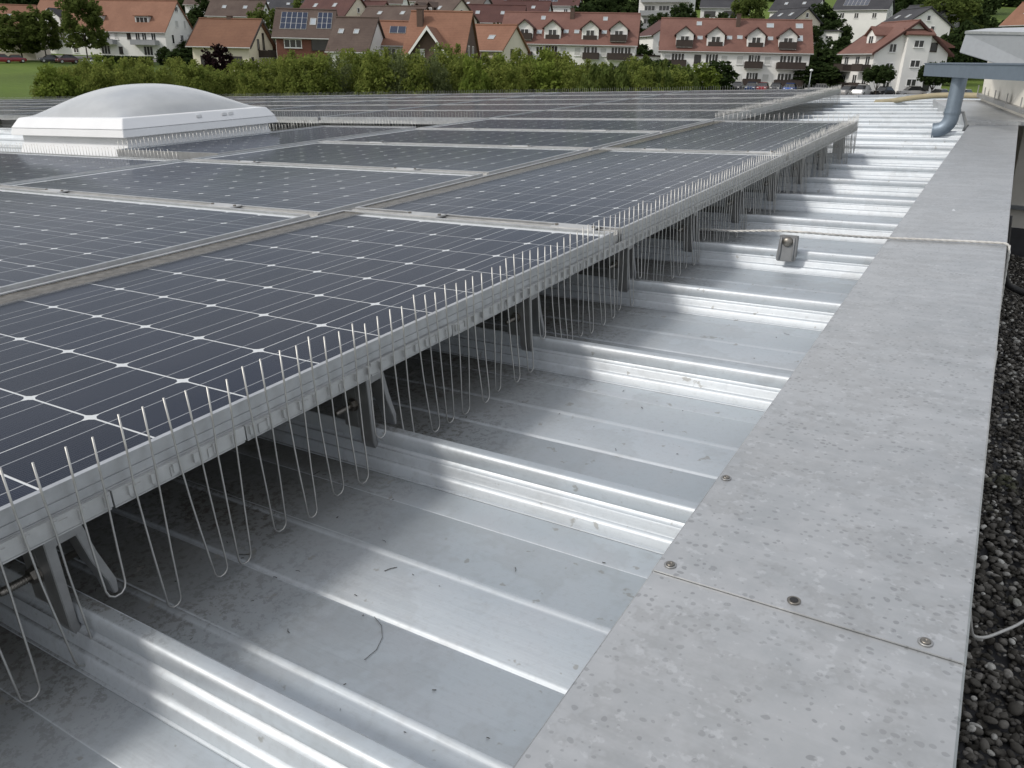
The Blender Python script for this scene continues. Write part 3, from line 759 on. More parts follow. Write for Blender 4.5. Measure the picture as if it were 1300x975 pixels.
rf.add(vs+lo, [(0,1,2,3,4), (9,8,7,6,5)] + [(i, i+5, (i+1) % 5+5, (i+1) % 5) for i in range(5)]); r_ = rf.build('roof_fascia', M['fascia'], t, bevel=0.004)
b = MB(); vs2 = [(x-0.008 if i in (0,4) else x, y-0.012 if i in (0,1,2) else y, z+0.014) for i, (x, y, z) in enumerate(vs)]; lo2 = [(x, y, z-0.018) for x, y, z in vs2]
b.add(vs2+lo2, [(0,1,2,3,4), (9,8,7,6,5)] + [(i, i+5, (i+1) % 5+5, (i+1) % 5) for i in range(5)]); b.build('edge_trim', M['frame'], r_)
# clip flashing along the wall foot
b = MB(); b.tube([(-0.012, -0.012, 0.945), (-0.385, 2.30, 0.945)], 0.022, 4); b.build('foot_flashing', M['bracket'], t)
for i, f in enumerate((0.05, 0.3, 0.55, 0.80, 0.985)):
    x, y = -0.0-0.373*f, 2.3*f
    b = MB(); b.box(x-0.030, x-0.022, y-0.03, y+0.03, 0.93, 1.03); b.build('flashing_clip', M['bracket'], t, bevel=0.001)
b = MB(); b.box(0.12, 0.2, -0.13, -0.1, 0.50, 0.54); b.build('wall_bracket', M['bracket'], t)
# box gutter and its downpipe
t = thing('box_gutter', 'blue grey zinc box gutter with a bent downpipe ending over the ribbed roof', 'gutter', roof_at(0.215, 4.80, 0.19))
dirv = Vector((0.56, -1.22, 0)).normalized(); ang = math.atan2(dirv.y, dirv.x)
g = MB(); g.prism([(-0.05, 0.0), (0.05, 0.0), (0.05, 0.075), (0.058, 0.078), (0.058, 0.081), (0.0465, 0.081), (0.0465, 0.004), (-0.0465, 0.004), (-0.0465, 0.081), (-0.058, 0.081), (-0.058, 0.078), (-0.05, 0.075)], 0, 0.0, 2.2)
g.box(0.0, 0.004, -0.05, 0.05, 0.0, 0.078)
g.build('channel', M['zinc'], t, xf=Matrix.Rotation(ang, 4, 'Z'))
up_l = (TILT.inverted() @ Vector((0, 0, 1)))
top = Vector((0.198, -0.36, 0.002)); bot = top - up_l*0.24
P_ = [top, top.lerp(bot, 0.5), bot]
c0 = bot
for k in range(1, 8):
    a_ = R(11*k); P_.append(c0 + Vector((-0.075*(1-math.cos(a_)), 0, -0.085*math.sin(a_))))
P_.append(P_[-1] + Vector((-0.035, 0, -0.006)))
b = MB(); b.tube(P_, 0.045, 18, cap=False); b.tube(P_, 0.042, 18, cap=False); pp = b.build('downpipe', M['zinc'], t, smooth=True)
b = MB(); m = bot + up_l*0.010; b.tube([m, m+up_l*0.035], 0.0485, 18); b.tube([m+up_l*0.008, m+up_l*0.014], 0.052, 18); b.build('collar', M['zinc'], pp, smooth=False)
b = MB(); b.tube([P_[-1]+Vector((0.004,0,0)), P_[-1]-Vector((0.004,0,0))], 0.047, 18, cap=False); b.build('bead', M['zinc'], pp)
b = MB(); b.tube([bot+Vector((0.0, 0.05, 0.02)), bot+Vector((0.06, 0.06, 0.02)), bot+Vector((0.09, 0.06, -0.06)), bot+Vector((0.07, 0.07, -0.14))], 0.010, 6); b.build('pipe_bracket', M['bracket'], pp)

# twigs and droppings on the roof sheets
rr = random.Random(21); b = MB()
for i in range(300):
    y = -1.25 + 3.2*rr.random()**1.6; k = math.floor((y-Y0)/PITCH); f = (y-Y0) - k*PITCH
    if f < 0.065: f = 0.065 + 0.06*rr.random()
    x = -0.25 + 0.7*rr.random()**1.3; l_ = rr.choice((0.001, 0.001, 0.0015, 0.0015, 0.002, 0.002, 0.003, 0.004, 0.008)); a_ = rr.uniform(0, 6.3); cv = rr.uniform(-0.5, 0.5)
    if x > 0.12 and rr.random() < 0.45: continue
    p0 = Vector((x, Y0+k*PITCH+f, ZD+0.0010)); dv = Vector((math.cos(a_), math.sin(a_), 0))*l_; nv = Vector((-dv.y, dv.x, 0))*cv
    b.tube([p0-dv, p0+nv*0.6, p0+dv], rr.uniform(0.0002, 0.0005), 4)
b.tube([(0.262, -1.148, ZD+0.001), (0.263, -1.130, ZD+0.001), (0.256, -1.112, ZD+0.001), (0.243, -1.098, ZD+0.001), (0.226, -1.090, ZD+0.001)], 0.0003, 4)
tag(b.build('roof_litter', M['debris'], xf=ROOF), 'scattered dark twigs and crumbs on the roof sheets', 'litter', kind='stuff')
# ------------------------------------------------------------------ village: materials
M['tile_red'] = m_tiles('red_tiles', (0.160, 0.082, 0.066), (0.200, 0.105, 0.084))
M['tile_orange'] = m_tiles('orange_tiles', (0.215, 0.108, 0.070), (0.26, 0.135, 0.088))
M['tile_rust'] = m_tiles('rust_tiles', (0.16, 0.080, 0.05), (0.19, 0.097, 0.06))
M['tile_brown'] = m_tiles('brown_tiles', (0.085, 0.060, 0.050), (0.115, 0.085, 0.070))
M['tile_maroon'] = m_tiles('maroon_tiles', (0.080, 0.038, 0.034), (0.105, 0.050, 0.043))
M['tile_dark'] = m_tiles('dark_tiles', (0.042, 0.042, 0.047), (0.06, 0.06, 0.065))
M['white'] = plain('white_render', (0.78, 0.775, 0.75), 0.9, 0, 0.10, 0.5)
M['ivory'] = plain('ivory_render', (0.66, 0.61, 0.50), 0.9, 0, 0.10, 0.5)
M['greyw'] = plain('grey_render', (0.45, 0.45, 0.44), 0.9, 0, 0.12, 0.5)
M['brick'] = plain('brick_wall', (0.16, 0.065, 0.045), 0.9, 0, 0.25, 3)
M['brickbrown'] = plain('brown_boards', (0.10, 0.065, 0.05), 0.85, 0, 0.25, 3)
M['timber'] = plain('dark_timber', (0.045, 0.032, 0.026), 0.8, 0, 0.3, 2)
M['balgrey'] = plain('grey_balcony', (0.30, 0.31, 0.32), 0.7, 0, 0.15, 2)
M['winframe'] = plain('window_frame', (0.74, 0.74, 0.73), 0.5, 0, 0.05)
M['shutter'] = plain('roller_shutter', (0.52, 0.52, 0.50), 0.7, 0, 0.1, 2)
tt = NT('window_pane'); tt.set(color=tt.mix(tt.noise(tt.world(), 0.8, 3), (0.010, 0.012, 0.014), (0.05, 0.05, 0.05)), roughness=0.08, specular=0.6); M['pane'] = tt.m
tt = NT('roof_pane'); tt.set(color=(0.35, 0.39, 0.42), roughness=0.12, specular=0.7); M['rpane'] = tt.m
tt = NT('pv_blue'); tt.set(color=(0.022, 0.030, 0.055), roughness=0.15, specular=0.6); M['pv'] = tt.m
M['bark'] = plain('bark', (0.07, 0.055, 0.04), 0.9, 0, 0.35, 5)
M['leaf_mid'] = m_leaf('leaf_mid', (0.085, 0.12, 0.032), (0.135, 0.17, 0.048), (0.19, 0.21, 0.07))
M['leaf_dark'] = m_leaf('leaf_dark', (0.032, 0.052, 0.020), (0.052, 0.078, 0.028), (0.08, 0.105, 0.038))
M['leaf_shrub'] = m_leaf('leaf_shrub', (0.125, 0.165, 0.040), (0.22, 0.255, 0.062), (0.34, 0.335, 0.095))
M['leaf_grey'] = m_leaf('leaf_grey', (0.12, 0.145, 0.060), (0.165, 0.195, 0.085), (0.23, 0.255, 0.13))
M['leaf_bright'] = m_leaf('leaf_bright', (0.14, 0.19, 0.04), (0.20, 0.25, 0.05), (0.26, 0.29, 0.075))
M['leaf_purple'] = m_leaf('leaf_purple', (0.018, 0.012, 0.014), (0.032, 0.018, 0.020), (0.045, 0.026, 0.026))

# ------------------------------------------------------------------ village: house kit
win_cache = {}; HEAVE = {}
def window(parent, m4, w, h, style='w'):
    """m4: local frame with x to the right along the wall, z up, -y out of the wall; centred"""
    key = (round(w, 2), round(h, 2), style)
    if key not in win_cache:
        f = MB(); e = 0.09
        f.box(-w/2, w/2, -0.07, 0.02, -h/2, -h/2+e); f.box(-w/2, w/2, -0.07, 0.02, h/2-e, h/2); f.box(-w/2, -w/2+e, -0.07, 0.02, -h/2+e, h/2-e); f.box(w/2-e, w/2, -0.07, 0.02, -h/2+e, h/2-e)
        if w > 1.0 and style == 'w':
            nb = 1 if w < 1.9 else 2
            for i in range(nb): x = -w/2 + w*(i+1)/(nb+1); f.box(x-0.05, x+0.05, -0.06, 0.02, -h/2+e, h/2-e)
        f.box(-w/2-0.05, w/2+0.05, -0.16, 0.02, -h/2-0.06, -h/2-0.005)
        p = MB(); p.box(-w/2+e*0.5, w/2-e*0.5, -0.025, 0.0, -h/2+e*0.5, h/2-e*0.5)
        if style == 's':
            for k in range(int(h/0.16)): p.box(-w/2+e, w/2-e, -0.034, -0.026, -h/2+e+k*0.16, -h/2+e+k*0.16+0.12)
        win_cache[key] = (f.mesh('window', M['winframe'] if style != 'd' else M['timber']), p.mesh('pane', M['shutter'] if style == 's' else M['pane']))
    o = obj('window', win_cache[key][0], parent, m4); obj('pane', win_cache[key][1], o)
    return o
def balcony(parent, m4, w, dep, h=1.0, mat='timber'):
    """m4 as for a window, origin at the middle of the floor line"""
    b = MB(); b.box(-w/2, w/2, -dep, 0.02, -0.18, 0.0); o = b.build('balcony', M['white'], parent, xf=m4)
    b = MB(); b.box(-w/2-0.02, w/2+0.02, -dep-0.06, -dep+0.01, -0.12, h-0.1); b.box(-w/2-0.03, -w/2+0.04, -dep+0.01, 0, -0.12, h-0.1); b.box(w/2-0.04, w/2+0.03, -dep+0.01, 0, -0.12, h-0.1)
    b.build('parapet', M[mat], o)
    b = MB(); b.box(-w/2-0.05, w/2+0.05, -dep-0.09, -dep+0.04, h-0.1, h-0.02); b.build('handrail', M[mat], o)
    return o
def house(name, label, u, v, d, a, L, W, pitch, roof, wall, ov=0.5, wins=(), dorm=(), sky=(), chim=(), balc=(), pv=(), hmin=2.6, group=None, gables=None, trim=None, cat='house', He=None):
    """u, v, d: where the middle of the front eave is seen and how far off; a: turn; L along the ridge; W deep"""
    p = sight(u, v, d); yaw = facing(u) + R(a)
    rot = Matrix.Rotation(yaw, 4, 'Z'); c = p + rot @ Vector((0, W/2, 0))
    gz = min(ground_z(*(c + rot @ Vector((sx*L/2, sy*W/2, 0))).xy) for sx in (-1, 1) for sy in (-1, 1)) - 0.2
    He_ = max(hmin, p.z - gz) if He is None else He
    root = thing(name, label, cat, Matrix.Translation((c.x, c.y, p.z - He_)) @ rot, group)
    HEAVE[root.name] = He_
    E_ = at(0, 0, He_); tp = math.tan(R(pitch)); hr = W/2*tp
    b = MB(); b.prism([(-W/2, -He_), (W/2, -He_), (W/2, 0), (0, hr), (-W/2, 0)], 0, -L/2, L/2); b.build('wall', M[gables or wall], root, xf=E_)
    if gables:
        b = MB(); b.box(-L/2+0.05, L/2-0.05, -W/2-0.03, -W/2+0.1, -He_, -0.1); b.build('front_wall', M[wall], root, xf=E_)
    th = 0.22
    b = MB(); yo = W/2 + ov; zo = -ov*tp
    b.prism([(-yo, zo+0.03), (0, hr+0.03), (yo, zo+0.03), (yo, zo+0.03+th), (0, hr+0.03+th*1.15), (-yo, zo+0.03+th)], 0, -L/2-ov*0.8, L/2+ov*0.8)
    rf = b.build('roof', M[roof], root, xf=E_)
    b = MB(); b.tube([(-L/2-ov*0.8, 0, hr+0.03+th*1.1), (L/2+ov*0.8, 0, hr+0.03+th*1.1)], 0.16, 6); b.build('ridge_tiles', M[roof], rf)
    b = MB(); b.tube([(-L/2-ov*0.8, -yo-0.06, zo+0.12), (L/2+ov*0.8, -yo-0.06, zo+0.12)], 0.085, 6); b.build('gutter', M['greyw'], root, xf=E_)
    if trim:
        for sx in (-1, 1):
            x = sx*(L/2+ov*0.8); b = MB()
            for sy in (-1, 1):
                b.prism([(sy*yo, zo-0.05), (0, hr-0.05), (0, hr+0.34), (sy*yo, zo+0.34)][::sy], 0, x-0.05+sx*0.05, x+0.05+sx*0.05)
            b.build('bargeboard', M[trim], rf)
    FR = {'F': lambda x, z: E_ @ at(x, -W/2-(0.03 if gables else 0), z), 'R': lambda x, z: E_ @ at(L/2, x, z) @ Matrix.Rotation(R(90), 4, 'Z'), 'L': lambda x, z: E_ @ at(-L/2, -x, z) @ Matrix.Rotation(R(-90), 4, 'Z')}
    for w_ in wins:
        f, x, z, w, h = w_[:5]; window(root, FR[f](x, z), w, h, w_[5] if len(w_) > 5 else 'w')
    for w_ in balc:
        f, x, z, w, dep = w_[:5]; balcony(root, FR[f](x, z), w, dep, 1.0, w_[5] if len(w_) > 5 else 'timber')
    def slope(x, t, up=0.0): return E_ @ at(x, -W/2 + t*W/2, t*hr + 0.03 + th*1.02 + up) @ Matrix.Rotation(R(pitch), 4, 'X')
    for x, t, w, h in sky:
        b = MB(); ring(b, -w/2, w/2, -h/2, h/2, 0.09, -0.02, 0.10); o = b.build('roof_window', M['greyw'], root, xf=slope(x, t))
        b = MB(); b.box(-w/2+0.05, w/2-0.05, -h/2+0.05, h/2-0.05, 0.02, 0.06); b.build('pane', M['rpane'], o)
    for x, t, nx, ny, cw, chh in pv:
        ar = MB(); ar.box(-nx*cw/2, nx*cw/2, -ny*chh/2, ny*chh/2, 0.02, 0.08); o = ar.build('solar_array', M['greyw'], root, xf=slope(x, t))
        for i in range(nx):
            for j in range(ny):
                b = MB(); b.box(-nx*cw/2+i*cw+0.05, -nx*cw/2+(i+1)*cw-0.05, -ny*chh/2+j*chh+0.05, -ny*chh/2+(j+1)*chh-0.05, 0.081, 0.11); b.build('module', M['pv'], o)
    for x, y, h, s in chim:
        zb = hr - abs(y)*tp; b = MB(); b.box(x-s/2, x+s/2, y-s/2, y+s/2, zb-0.3, zb+h); b.box(x-s/2-0.06, x+s/2+0.06, y-s/2-0.06, y+s/2+0.06, zb+h, zb+h+0.1)
        b.build('chimney', M['brickbrown'], rf)
    for dm in dorm:
        x, w, h, y0, kind = dm[:5]                       # y0: how far behind the wall line its front stands
        yf = -W/2 + y0; zf = y0*tp + 0.03; dp = 38; gh = w/2*math.tan(R(dp)) if kind != 'shed' else 0.35
        b = MB(); yb = min(-0.2, -W/2 + (zf+h+gh)/tp)
        b.prism([(x-w/2, zf-0.2), (x+w/2, zf-0.2), (x+w/2, zf+h), (x, zf+h+gh), (x-w/2, zf+h)] if kind != 'shed' else [(x-w/2, zf-0.2), (x+w/2, zf-0.2), (x+w/2, zf+h), (x-w/2, zf+h)], 1, yf, yb)
        o = b.build('dormer', M[dm[6] if len(dm) > 6 else 'white'], root, xf=E_)
        b = MB(); oo = 0.35; t2 = math.tan(R(dp)); dr = dm[5] if len(dm) > 5 else roof
        if kind != 'shed':
            b.prism([(x-w/2-oo, zf+h-oo*t2+0.02), (x, zf+h+gh+0.02), (x+w/2+oo, zf+h-oo*t2+0.02), (x+w/2+oo, zf+h-oo*t2+0.2), (x, zf+h+gh+0.22), (x-w/2-oo, zf+h-oo*t2+0.2)], 1, yf-0.45, yb+0.1)
        else:
            b.box(x-w/2-0.2, x+w/2+0.2, yf-0.4, yb+0.1, zf+h, zf+h+0.2)
        b.build('dormer_roof', M[dr], o)
        ww = w*0.52; window(o, at(x, yf, zf+h*0.45), ww if kind != 'shed' else w*0.85, h*0.86, 'w')
        if kind == 'balcony': balcony(o, at(x, yf, zf+0.05), w*0.95, 0.9)
        elif kind == 'rail':
            b = MB(); b.box(x-w*0.42, x+w*0.42, yf-0.12, yf-0.06, zf, zf+0.85); b.build('railing', M['timber'], o)
    return root

# the two long apartment blocks
LB = 23.6
dl = [(-LB*0.325, 2.9, 1.95, 0.5, 'balcony', 'tile_maroon'), (-LB*0.115, 2.9, 1.95, 0.5, 'rail', 'tile_maroon'), (LB*0.165, 2.9, 1.95, 0.5, 'rail', 'tile_maroon'), (LB*0.375, 2.9, 1.95, 0.5, 'balcony', 'tile_maroon')]
wl_ = []
for x, k in ((-9.6, 's'), (-7.9, 'w'), (-6.9, 's'), (-4.9, 'w'), (-3.3, 'w'), (-2.2, 'w'), (-0.6, 's'), (1.9, 's'), (3.5, 'w'), (4.8, 'w'), (6.4, 's'), (8.3, 'w'), (9.4, 'w'), (10.6, 'w')):
    wl_.append(('F', x, -1.35, 1.15, 1.4 if k != 'w' or x in (-4.9,) else 1.75, k))
    wl_.append(('F', x, -4.15, 1.15, 1.4, 'w'))
house('apartment_block', 'white apartment block with red roof and four dormers, left of its twin', 720, 54.5, 150, -6, LB, 11.5, 40, 'tile_red', 'white', 0.55, wl_, dl,
      [(-LB*0.21, 0.80, 0.8, 1.0), (LB*0.26, 0.80, 0.8, 1.0), (-LB*0.22, 0.30, 0.9, 1.0), (-LB*0.02, 0.33, 0.9, 0.9), (LB*0.06, 0.33, 0.9, 0.9), (LB*0.265, 0.33, 0.9, 0.9)],
      [(0.2, -1.0, 1.7, 0.7)], [('F', -7.9, -2.45, 3.6, 1.2), ('F', -3.0, -2.45, 2.8, 1.2), ('F', 4.3, -2.45, 2.8, 1.2), ('F', 9.3, -2.45, 4.2, 1.5)], group='apartment blocks with dormers', cat='building')
LB = 24.8
dl = [(-LB*0.345, 2.9, 1.95, 0.5, 'balcony', 'tile_maroon'), (-LB*0.135, 2.9, 1.95, 0.5, 'rail', 'tile_maroon'), (LB*0.135, 2.9, 1.95, 0.5, 'rail', 'tile_maroon'), (LB*0.345, 2.9, 1.95, 0.5, 'balcony', 'tile_maroon')]
wl_ = []
for x, k in ((-11.2, 's'), (-10.0, 'w'), (-8.9, 'w'), (-6.1, 'd'), (-4.2, 'w'), (-3.2, 'w'), (-1.6, 's'), (1.0, 's'), (2.9, 'w'), (3.8, 'w'), (5.6, 's'), (8.1, 'w'), (9.3, 'w'), (10.6, 'w')):
    wl_.append(('F', x, -1.5, 1.15, 1.4 if k in 'sd' else 1.8, k)); wl_.append(('F', x, -4.3, 1.15, 1.4 if k in 'sd' else 1.8, k)); wl_.append(('F', x, -7.0, 1.15, 1.3, 'w'))
house('apartment_block', 'white apartment block with red roof and four dormers behind parked cars, right of its twin', 933, 64, 146, 5, LB, 11.5, 40, 'tile_red', 'white', 0.55, wl_, dl,
      [(-LB*0.25, 0.83, 0.9, 1.0), (LB*0.235, 0.80, 1.2, 1.1), (LB*0.43, 0.80, 1.2, 1.2), (-LB*0.24, 0.34, 0.9, 0.9), (-LB*0.04, 0.36, 0.9, 0.9), (LB*0.03, 0.38, 0.9, 0.9), (LB*0.235, 0.36, 0.9, 0.9), (LB*0.43, 0.38, 1.0, 1.4)],
      [(0.4, -1.2, 2.0, 0.7)], [('F', -10.0, -2.65, 4.0, 1.2), ('F', 3.3, -2.65, 2.9, 1.3), ('F', 9.4, -2.65, 4.6, 1.5), ('F', 3.3, -5.4, 2.9, 1.3), ('F', 9.4, -5.4, 4.6, 1.5)], group='apartment blocks with dormers', cat='building')
# gabled apartment house at right
g_w = [('R', -3.4, z, 1.25, 1.3, 'w') for z in (0.6, -2.2, -5.0)] + [('R', 3.6, z, 1.15, 1.3, k) for z, k in ((0.9, 'd'), (-1.8, 's'), (-4.9, 'd'))] + \
      [('F', x, z, 1.3, 2.0) for x in (-3.2, 0.2, 3.2) for z in (-1.6, -4.4)]
gh = house('gabled_flats', 'white gabled apartment house with red roof and a projecting bay, at the right', 1090, 66, 140, -60, 9.6, 12.6, 35, 'tile_red', 'white', 0.7, g_w,
      [(0.4, 2.6, 1.5, 1.6, 'gable', 'tile_red')], [(-2.5, 0.5, 0.9, 1.1)], [], [('F', -2.9, -2.8, 3.0, 1.5), ('F', 2.9, -2.8, 3.0, 1.5), ('F', -2.9, -5.6, 3.0, 1.5), ('F', 2.9, -5.6, 3.0, 1.5)], cat='building', trim='tile_maroon')
# its bay: parts of the same house
hz = HEAVE[gh.name]
b = MB(); b.box(4.7, 5.6, -1.6, 2.4, -hz, 2.5); bayw = b.build('bay', M['white'], gh, xf=at(0, 0, hz))
b = MB(); b.prism([(4.6, 2.5), (6.0, 2.5), (6.0, 2.68), (4.6, 3.6)], 1, -2.0, 2.8); b.build('bay_roof', M['tile_red'], bayw)
for z in (1.3, -1.6, -4.4): window(bayw, at(5.6, 0.4, z) @ Matrix.Rotation(R(90), 4, 'Z'), 1.7, 1.1)
b = MB(); b.prism([(2.6, 0.9), (7.6, 0.9), (7.6, 1.1), (2.6, 3.2)], 0, -1.0, 4.3); b.build('side_roof', M['tile_red'], gh, xf=at(0, 0, hz))

# long white house far left
house('long_house', 'long white house with orange tiled roof behind the trees, far left', 121, 38, 203, -37, 36, 12.5, 46, 'tile_orange', 'white', 0.5,
      [('F', x, z, w, h, k) for x, z, w, h, k in ((15.0, -1.4, 1.2, 2.0, 'w'), (12.6, -1.4, 1.2, 2.0, 'w'), (10.9, -1.4, 1.2, 2.0, 'w'), (8.6, -1.2, 1.0, 1.3, 'd'), (5.3, -1.2, 1.0, 1.6, 's'), (3.0, -1.5, 1.2, 2.1, 'w'), (1.4, -1.5, 1.2, 2.1, 'w'), (-1.4, -1.4, 1.2, 1.6, 'w'), (-5, -1.4, 1.4, 1.6, 'w'), (-9, -1.4, 1.4, 1.6, 'w'), (-13, -1.4, 1.4, 1.6, 'w'),
       (13.2, -4.3, 2.4, 2.0, 'w'), (6.0, -4.3, 1.0, 1.6, 'd'), (2.0, -4.3, 2.4, 2.0, 'w'), (-6, -4.3, 1.4, 1.6, 'w'))] +
      [('R', x, z, w, h, k) for x, z, w, h, k in ((-3.2, -1.6, 1.0, 2.0, 'w'), (0.6, -1.6, 1.3, 2.1, 'w'), (3.6, -1.0, 1.0, 1.3, 's'), (-0.9, 1.8, 1.2, 1.5, 's'), (2.4, 1.8, 0.9, 1.7, 's'), (-0.4, 5.0, 1.3, 1.2, 'w'), (3.9, -4.2, 1.0, 1.4, 'w'))],
      [(-0.5, 3.6, 1.5, 1.6, 'shed', 'tile_orange', 'greyw'), (11.5, 3.6, 1.5, 1.6, 'shed', 'tile_orange', 'greyw'), (-11.5, 4.2, 2.4, 0.4, 'gable', 'tile_dark', 'white')], [(-4.5, 0.62, 0.9, 1.2), (-15, 0.6, 0.9, 1.2)], [],
      [('F', 13.0, -2.9, 6.4, 1.6, 'balgrey'), ('F', 2.2, -2.9, 6.0, 1.6, 'balgrey'), ('F', -11.5, -0.6, 4.0, 1.4, 'balgrey'), ('F', -11.5, -3.2, 4.0, 1.4, 'balgrey')])
house('small_house', 'small white house with rust brown roof beside a dark purple shrub', 279, 56, 128, -27, 9.0, 8.6, 38, 'tile_rust', 'ivory', 0.75,
      [('F', 2.2, -2.3, 2.2, 1.3, 'd'), ('F', -2.6, -2.3, 1.4, 1.3, 'd'), ('R', -0.9, 0.1, 0.7, 1.5, 'd'), ('R', 1.0, 0.6, 0.7, 2.4, 'd'), ('R', -3.3, -2.8, 0.7, 2.2, 'd')], [], [], [(-0.2, 0.2, 0.8, 0.7)], [('R', 0.8, -1.6, 3.6, 1.6)], hmin=4.3, trim='timber')
house('brick_house', 'brick house with blue solar arrays on its brown roof', 385, 45.5, 128, -10, 8.2, 8.4, 40, 'tile_brown', 'brick', 0.6,
      [('F', -1.6, -1.1, 2.6, 1.2), ('F', 2.4, -1.2, 2.6, 1.6, 'd')], [], [(1.25, 0.5, 0.9, 1.5)], [], [], [(-1.6, 0.52, 5, 3, 0.78, 1.25), (2.95, 0.55, 3, 3, 0.72, 1.2)], hmin=4, gables='white')
house('brown_roof_house', 'low white house with plain brown roof beside the brick house', 441, 65, 116, -20, 5.6, 9.5, 41, 'tile_brown', 'white', 0.35,
      [('F', 0.5, -1.3, 1.0, 1.2), ('R', -1.2, -0.4, 0.9, 1.1), ('R', 1.5, -0.6, 0.9, 1.2)], [], [(-1.7, 0.55, 0.75, 0.9), (0.5, 0.55, 0.75, 0.9)], hmin=3)
house('orange_roof_house', 'white house with orange roof and a small dark solar collector', 493, 57, 122, -8, 7.2, 8.2, 36, 'tile_orange', 'white', 0.4,
      [('F', 0.4, -1.0, 1.3, 1.2), ('F', -2.2, -1.0, 1.0, 1.2)], [], [], [], [], [(1.1, 0.60, 2, 1, 1.15, 1.6)], hmin=3)
cg = house('cross_gable_house', 'orange roofed house whose brown front gable has white bargeboards', 550, 70, 112, -14, 8.0, 10.4, 45, 'tile_orange', 'brickbrown', 0.35,
      [('R', -1.6, 0.6, 1.0, 1.4), ('R', 1.2, 0.6, 1.0, 1.4)], [], [], [(-2.6, -1.6, 2.0, 0.8)], hmin=3)
hz = HEAVE[cg.name]
b = MB(); b.prism([(-3.1, -1.2), (2.5, -1.2), (2.5, -0.4), (-0.3, 2.9), (-3.1, -0.4)], 1, -6.6, -0.6); fg = b.build('front_gable', M['brickbrown'], cg, xf=at(0, 0, hz))
b = MB(); b.prism([(-3.7, -0.9), (-0.3, 3.1), (3.1, -0.9), (3.1, -0.6), (-0.3, 3.4), (-3.7, -0.6)], 1, -7.2, -0.5); b.build('gable_roof', M['tile_orange'], fg)
b = MB(); b.prism([(-3.75, -1.0), (-3.45, -1.0), (-0.3, 2.95), (2.85, -1.0), (3.15, -1.0), (-0.3, 3.45)], 1, -7.3, -7.2); b.build('bargeboard', M['winframe'], fg)
for x in (-1.2, 0.9): window(fg, at(x, -6.6, 0.1), 0.8, 1.2, 's')
house('orange_gable_house', 'orange roofed house with ivory gable just left of the apartment blocks', 610, 63, 122, -30, 7.0, 8.0, 38, 'tile_orange', 'ivory', 0.4,
      [('R', -1.0, -0.4, 0.9, 1.2, 'd'), ('R', 1.4, -0.2, 0.9, 1.2), ('F', 0, -1.4, 1.2, 1.2)], [], [(0.8, 0.45, 1.0, 0.9)], [], hmin=3.2, gables='ivory')
house('white_gable_house', 'small white gabled house seen between the two apartment blocks', 820, 45, 178, -70, 9.0, 8.6, 33, 'tile_maroon', 'white', 0.5,
      [('R', -0.6, 1.0, 0.9, 1.0, 'd'), ('R', 0.9, 1.0, 0.9, 1.0, 'd'), ('R', -2.4, -1.6, 1.6, 1.0), ('R', 1.4, -1.6, 1.6, 1.2, 's')], hmin=5)
b_ = sight(822, 70, 156)
gt = thing('flat_garage', 'flat roofed white garage between the apartment blocks', 'garage', Matrix.Translation((b_.x, b_.y, ground_z(b_.x, b_.y))) @ Matrix.Rotation(facing(822), 4, 'Z'))
hgt = max(2.4, b_.z - ground_z(b_.x, b_.y))
b = MB(); b.box(-3.3, 3.3, -2, 2.5, -0.5, hgt-0.25); b.build('wall', M['white'], gt); b = MB(); b.box(-3.5, 3.5, -2.25, 2.7, hgt-0.25, hgt); b.build('roof', M['timber'], gt)
for x in (-2.1, 0.4): window(gt, at(x, -2.0, hgt-0.9), 1.3, 0.45)
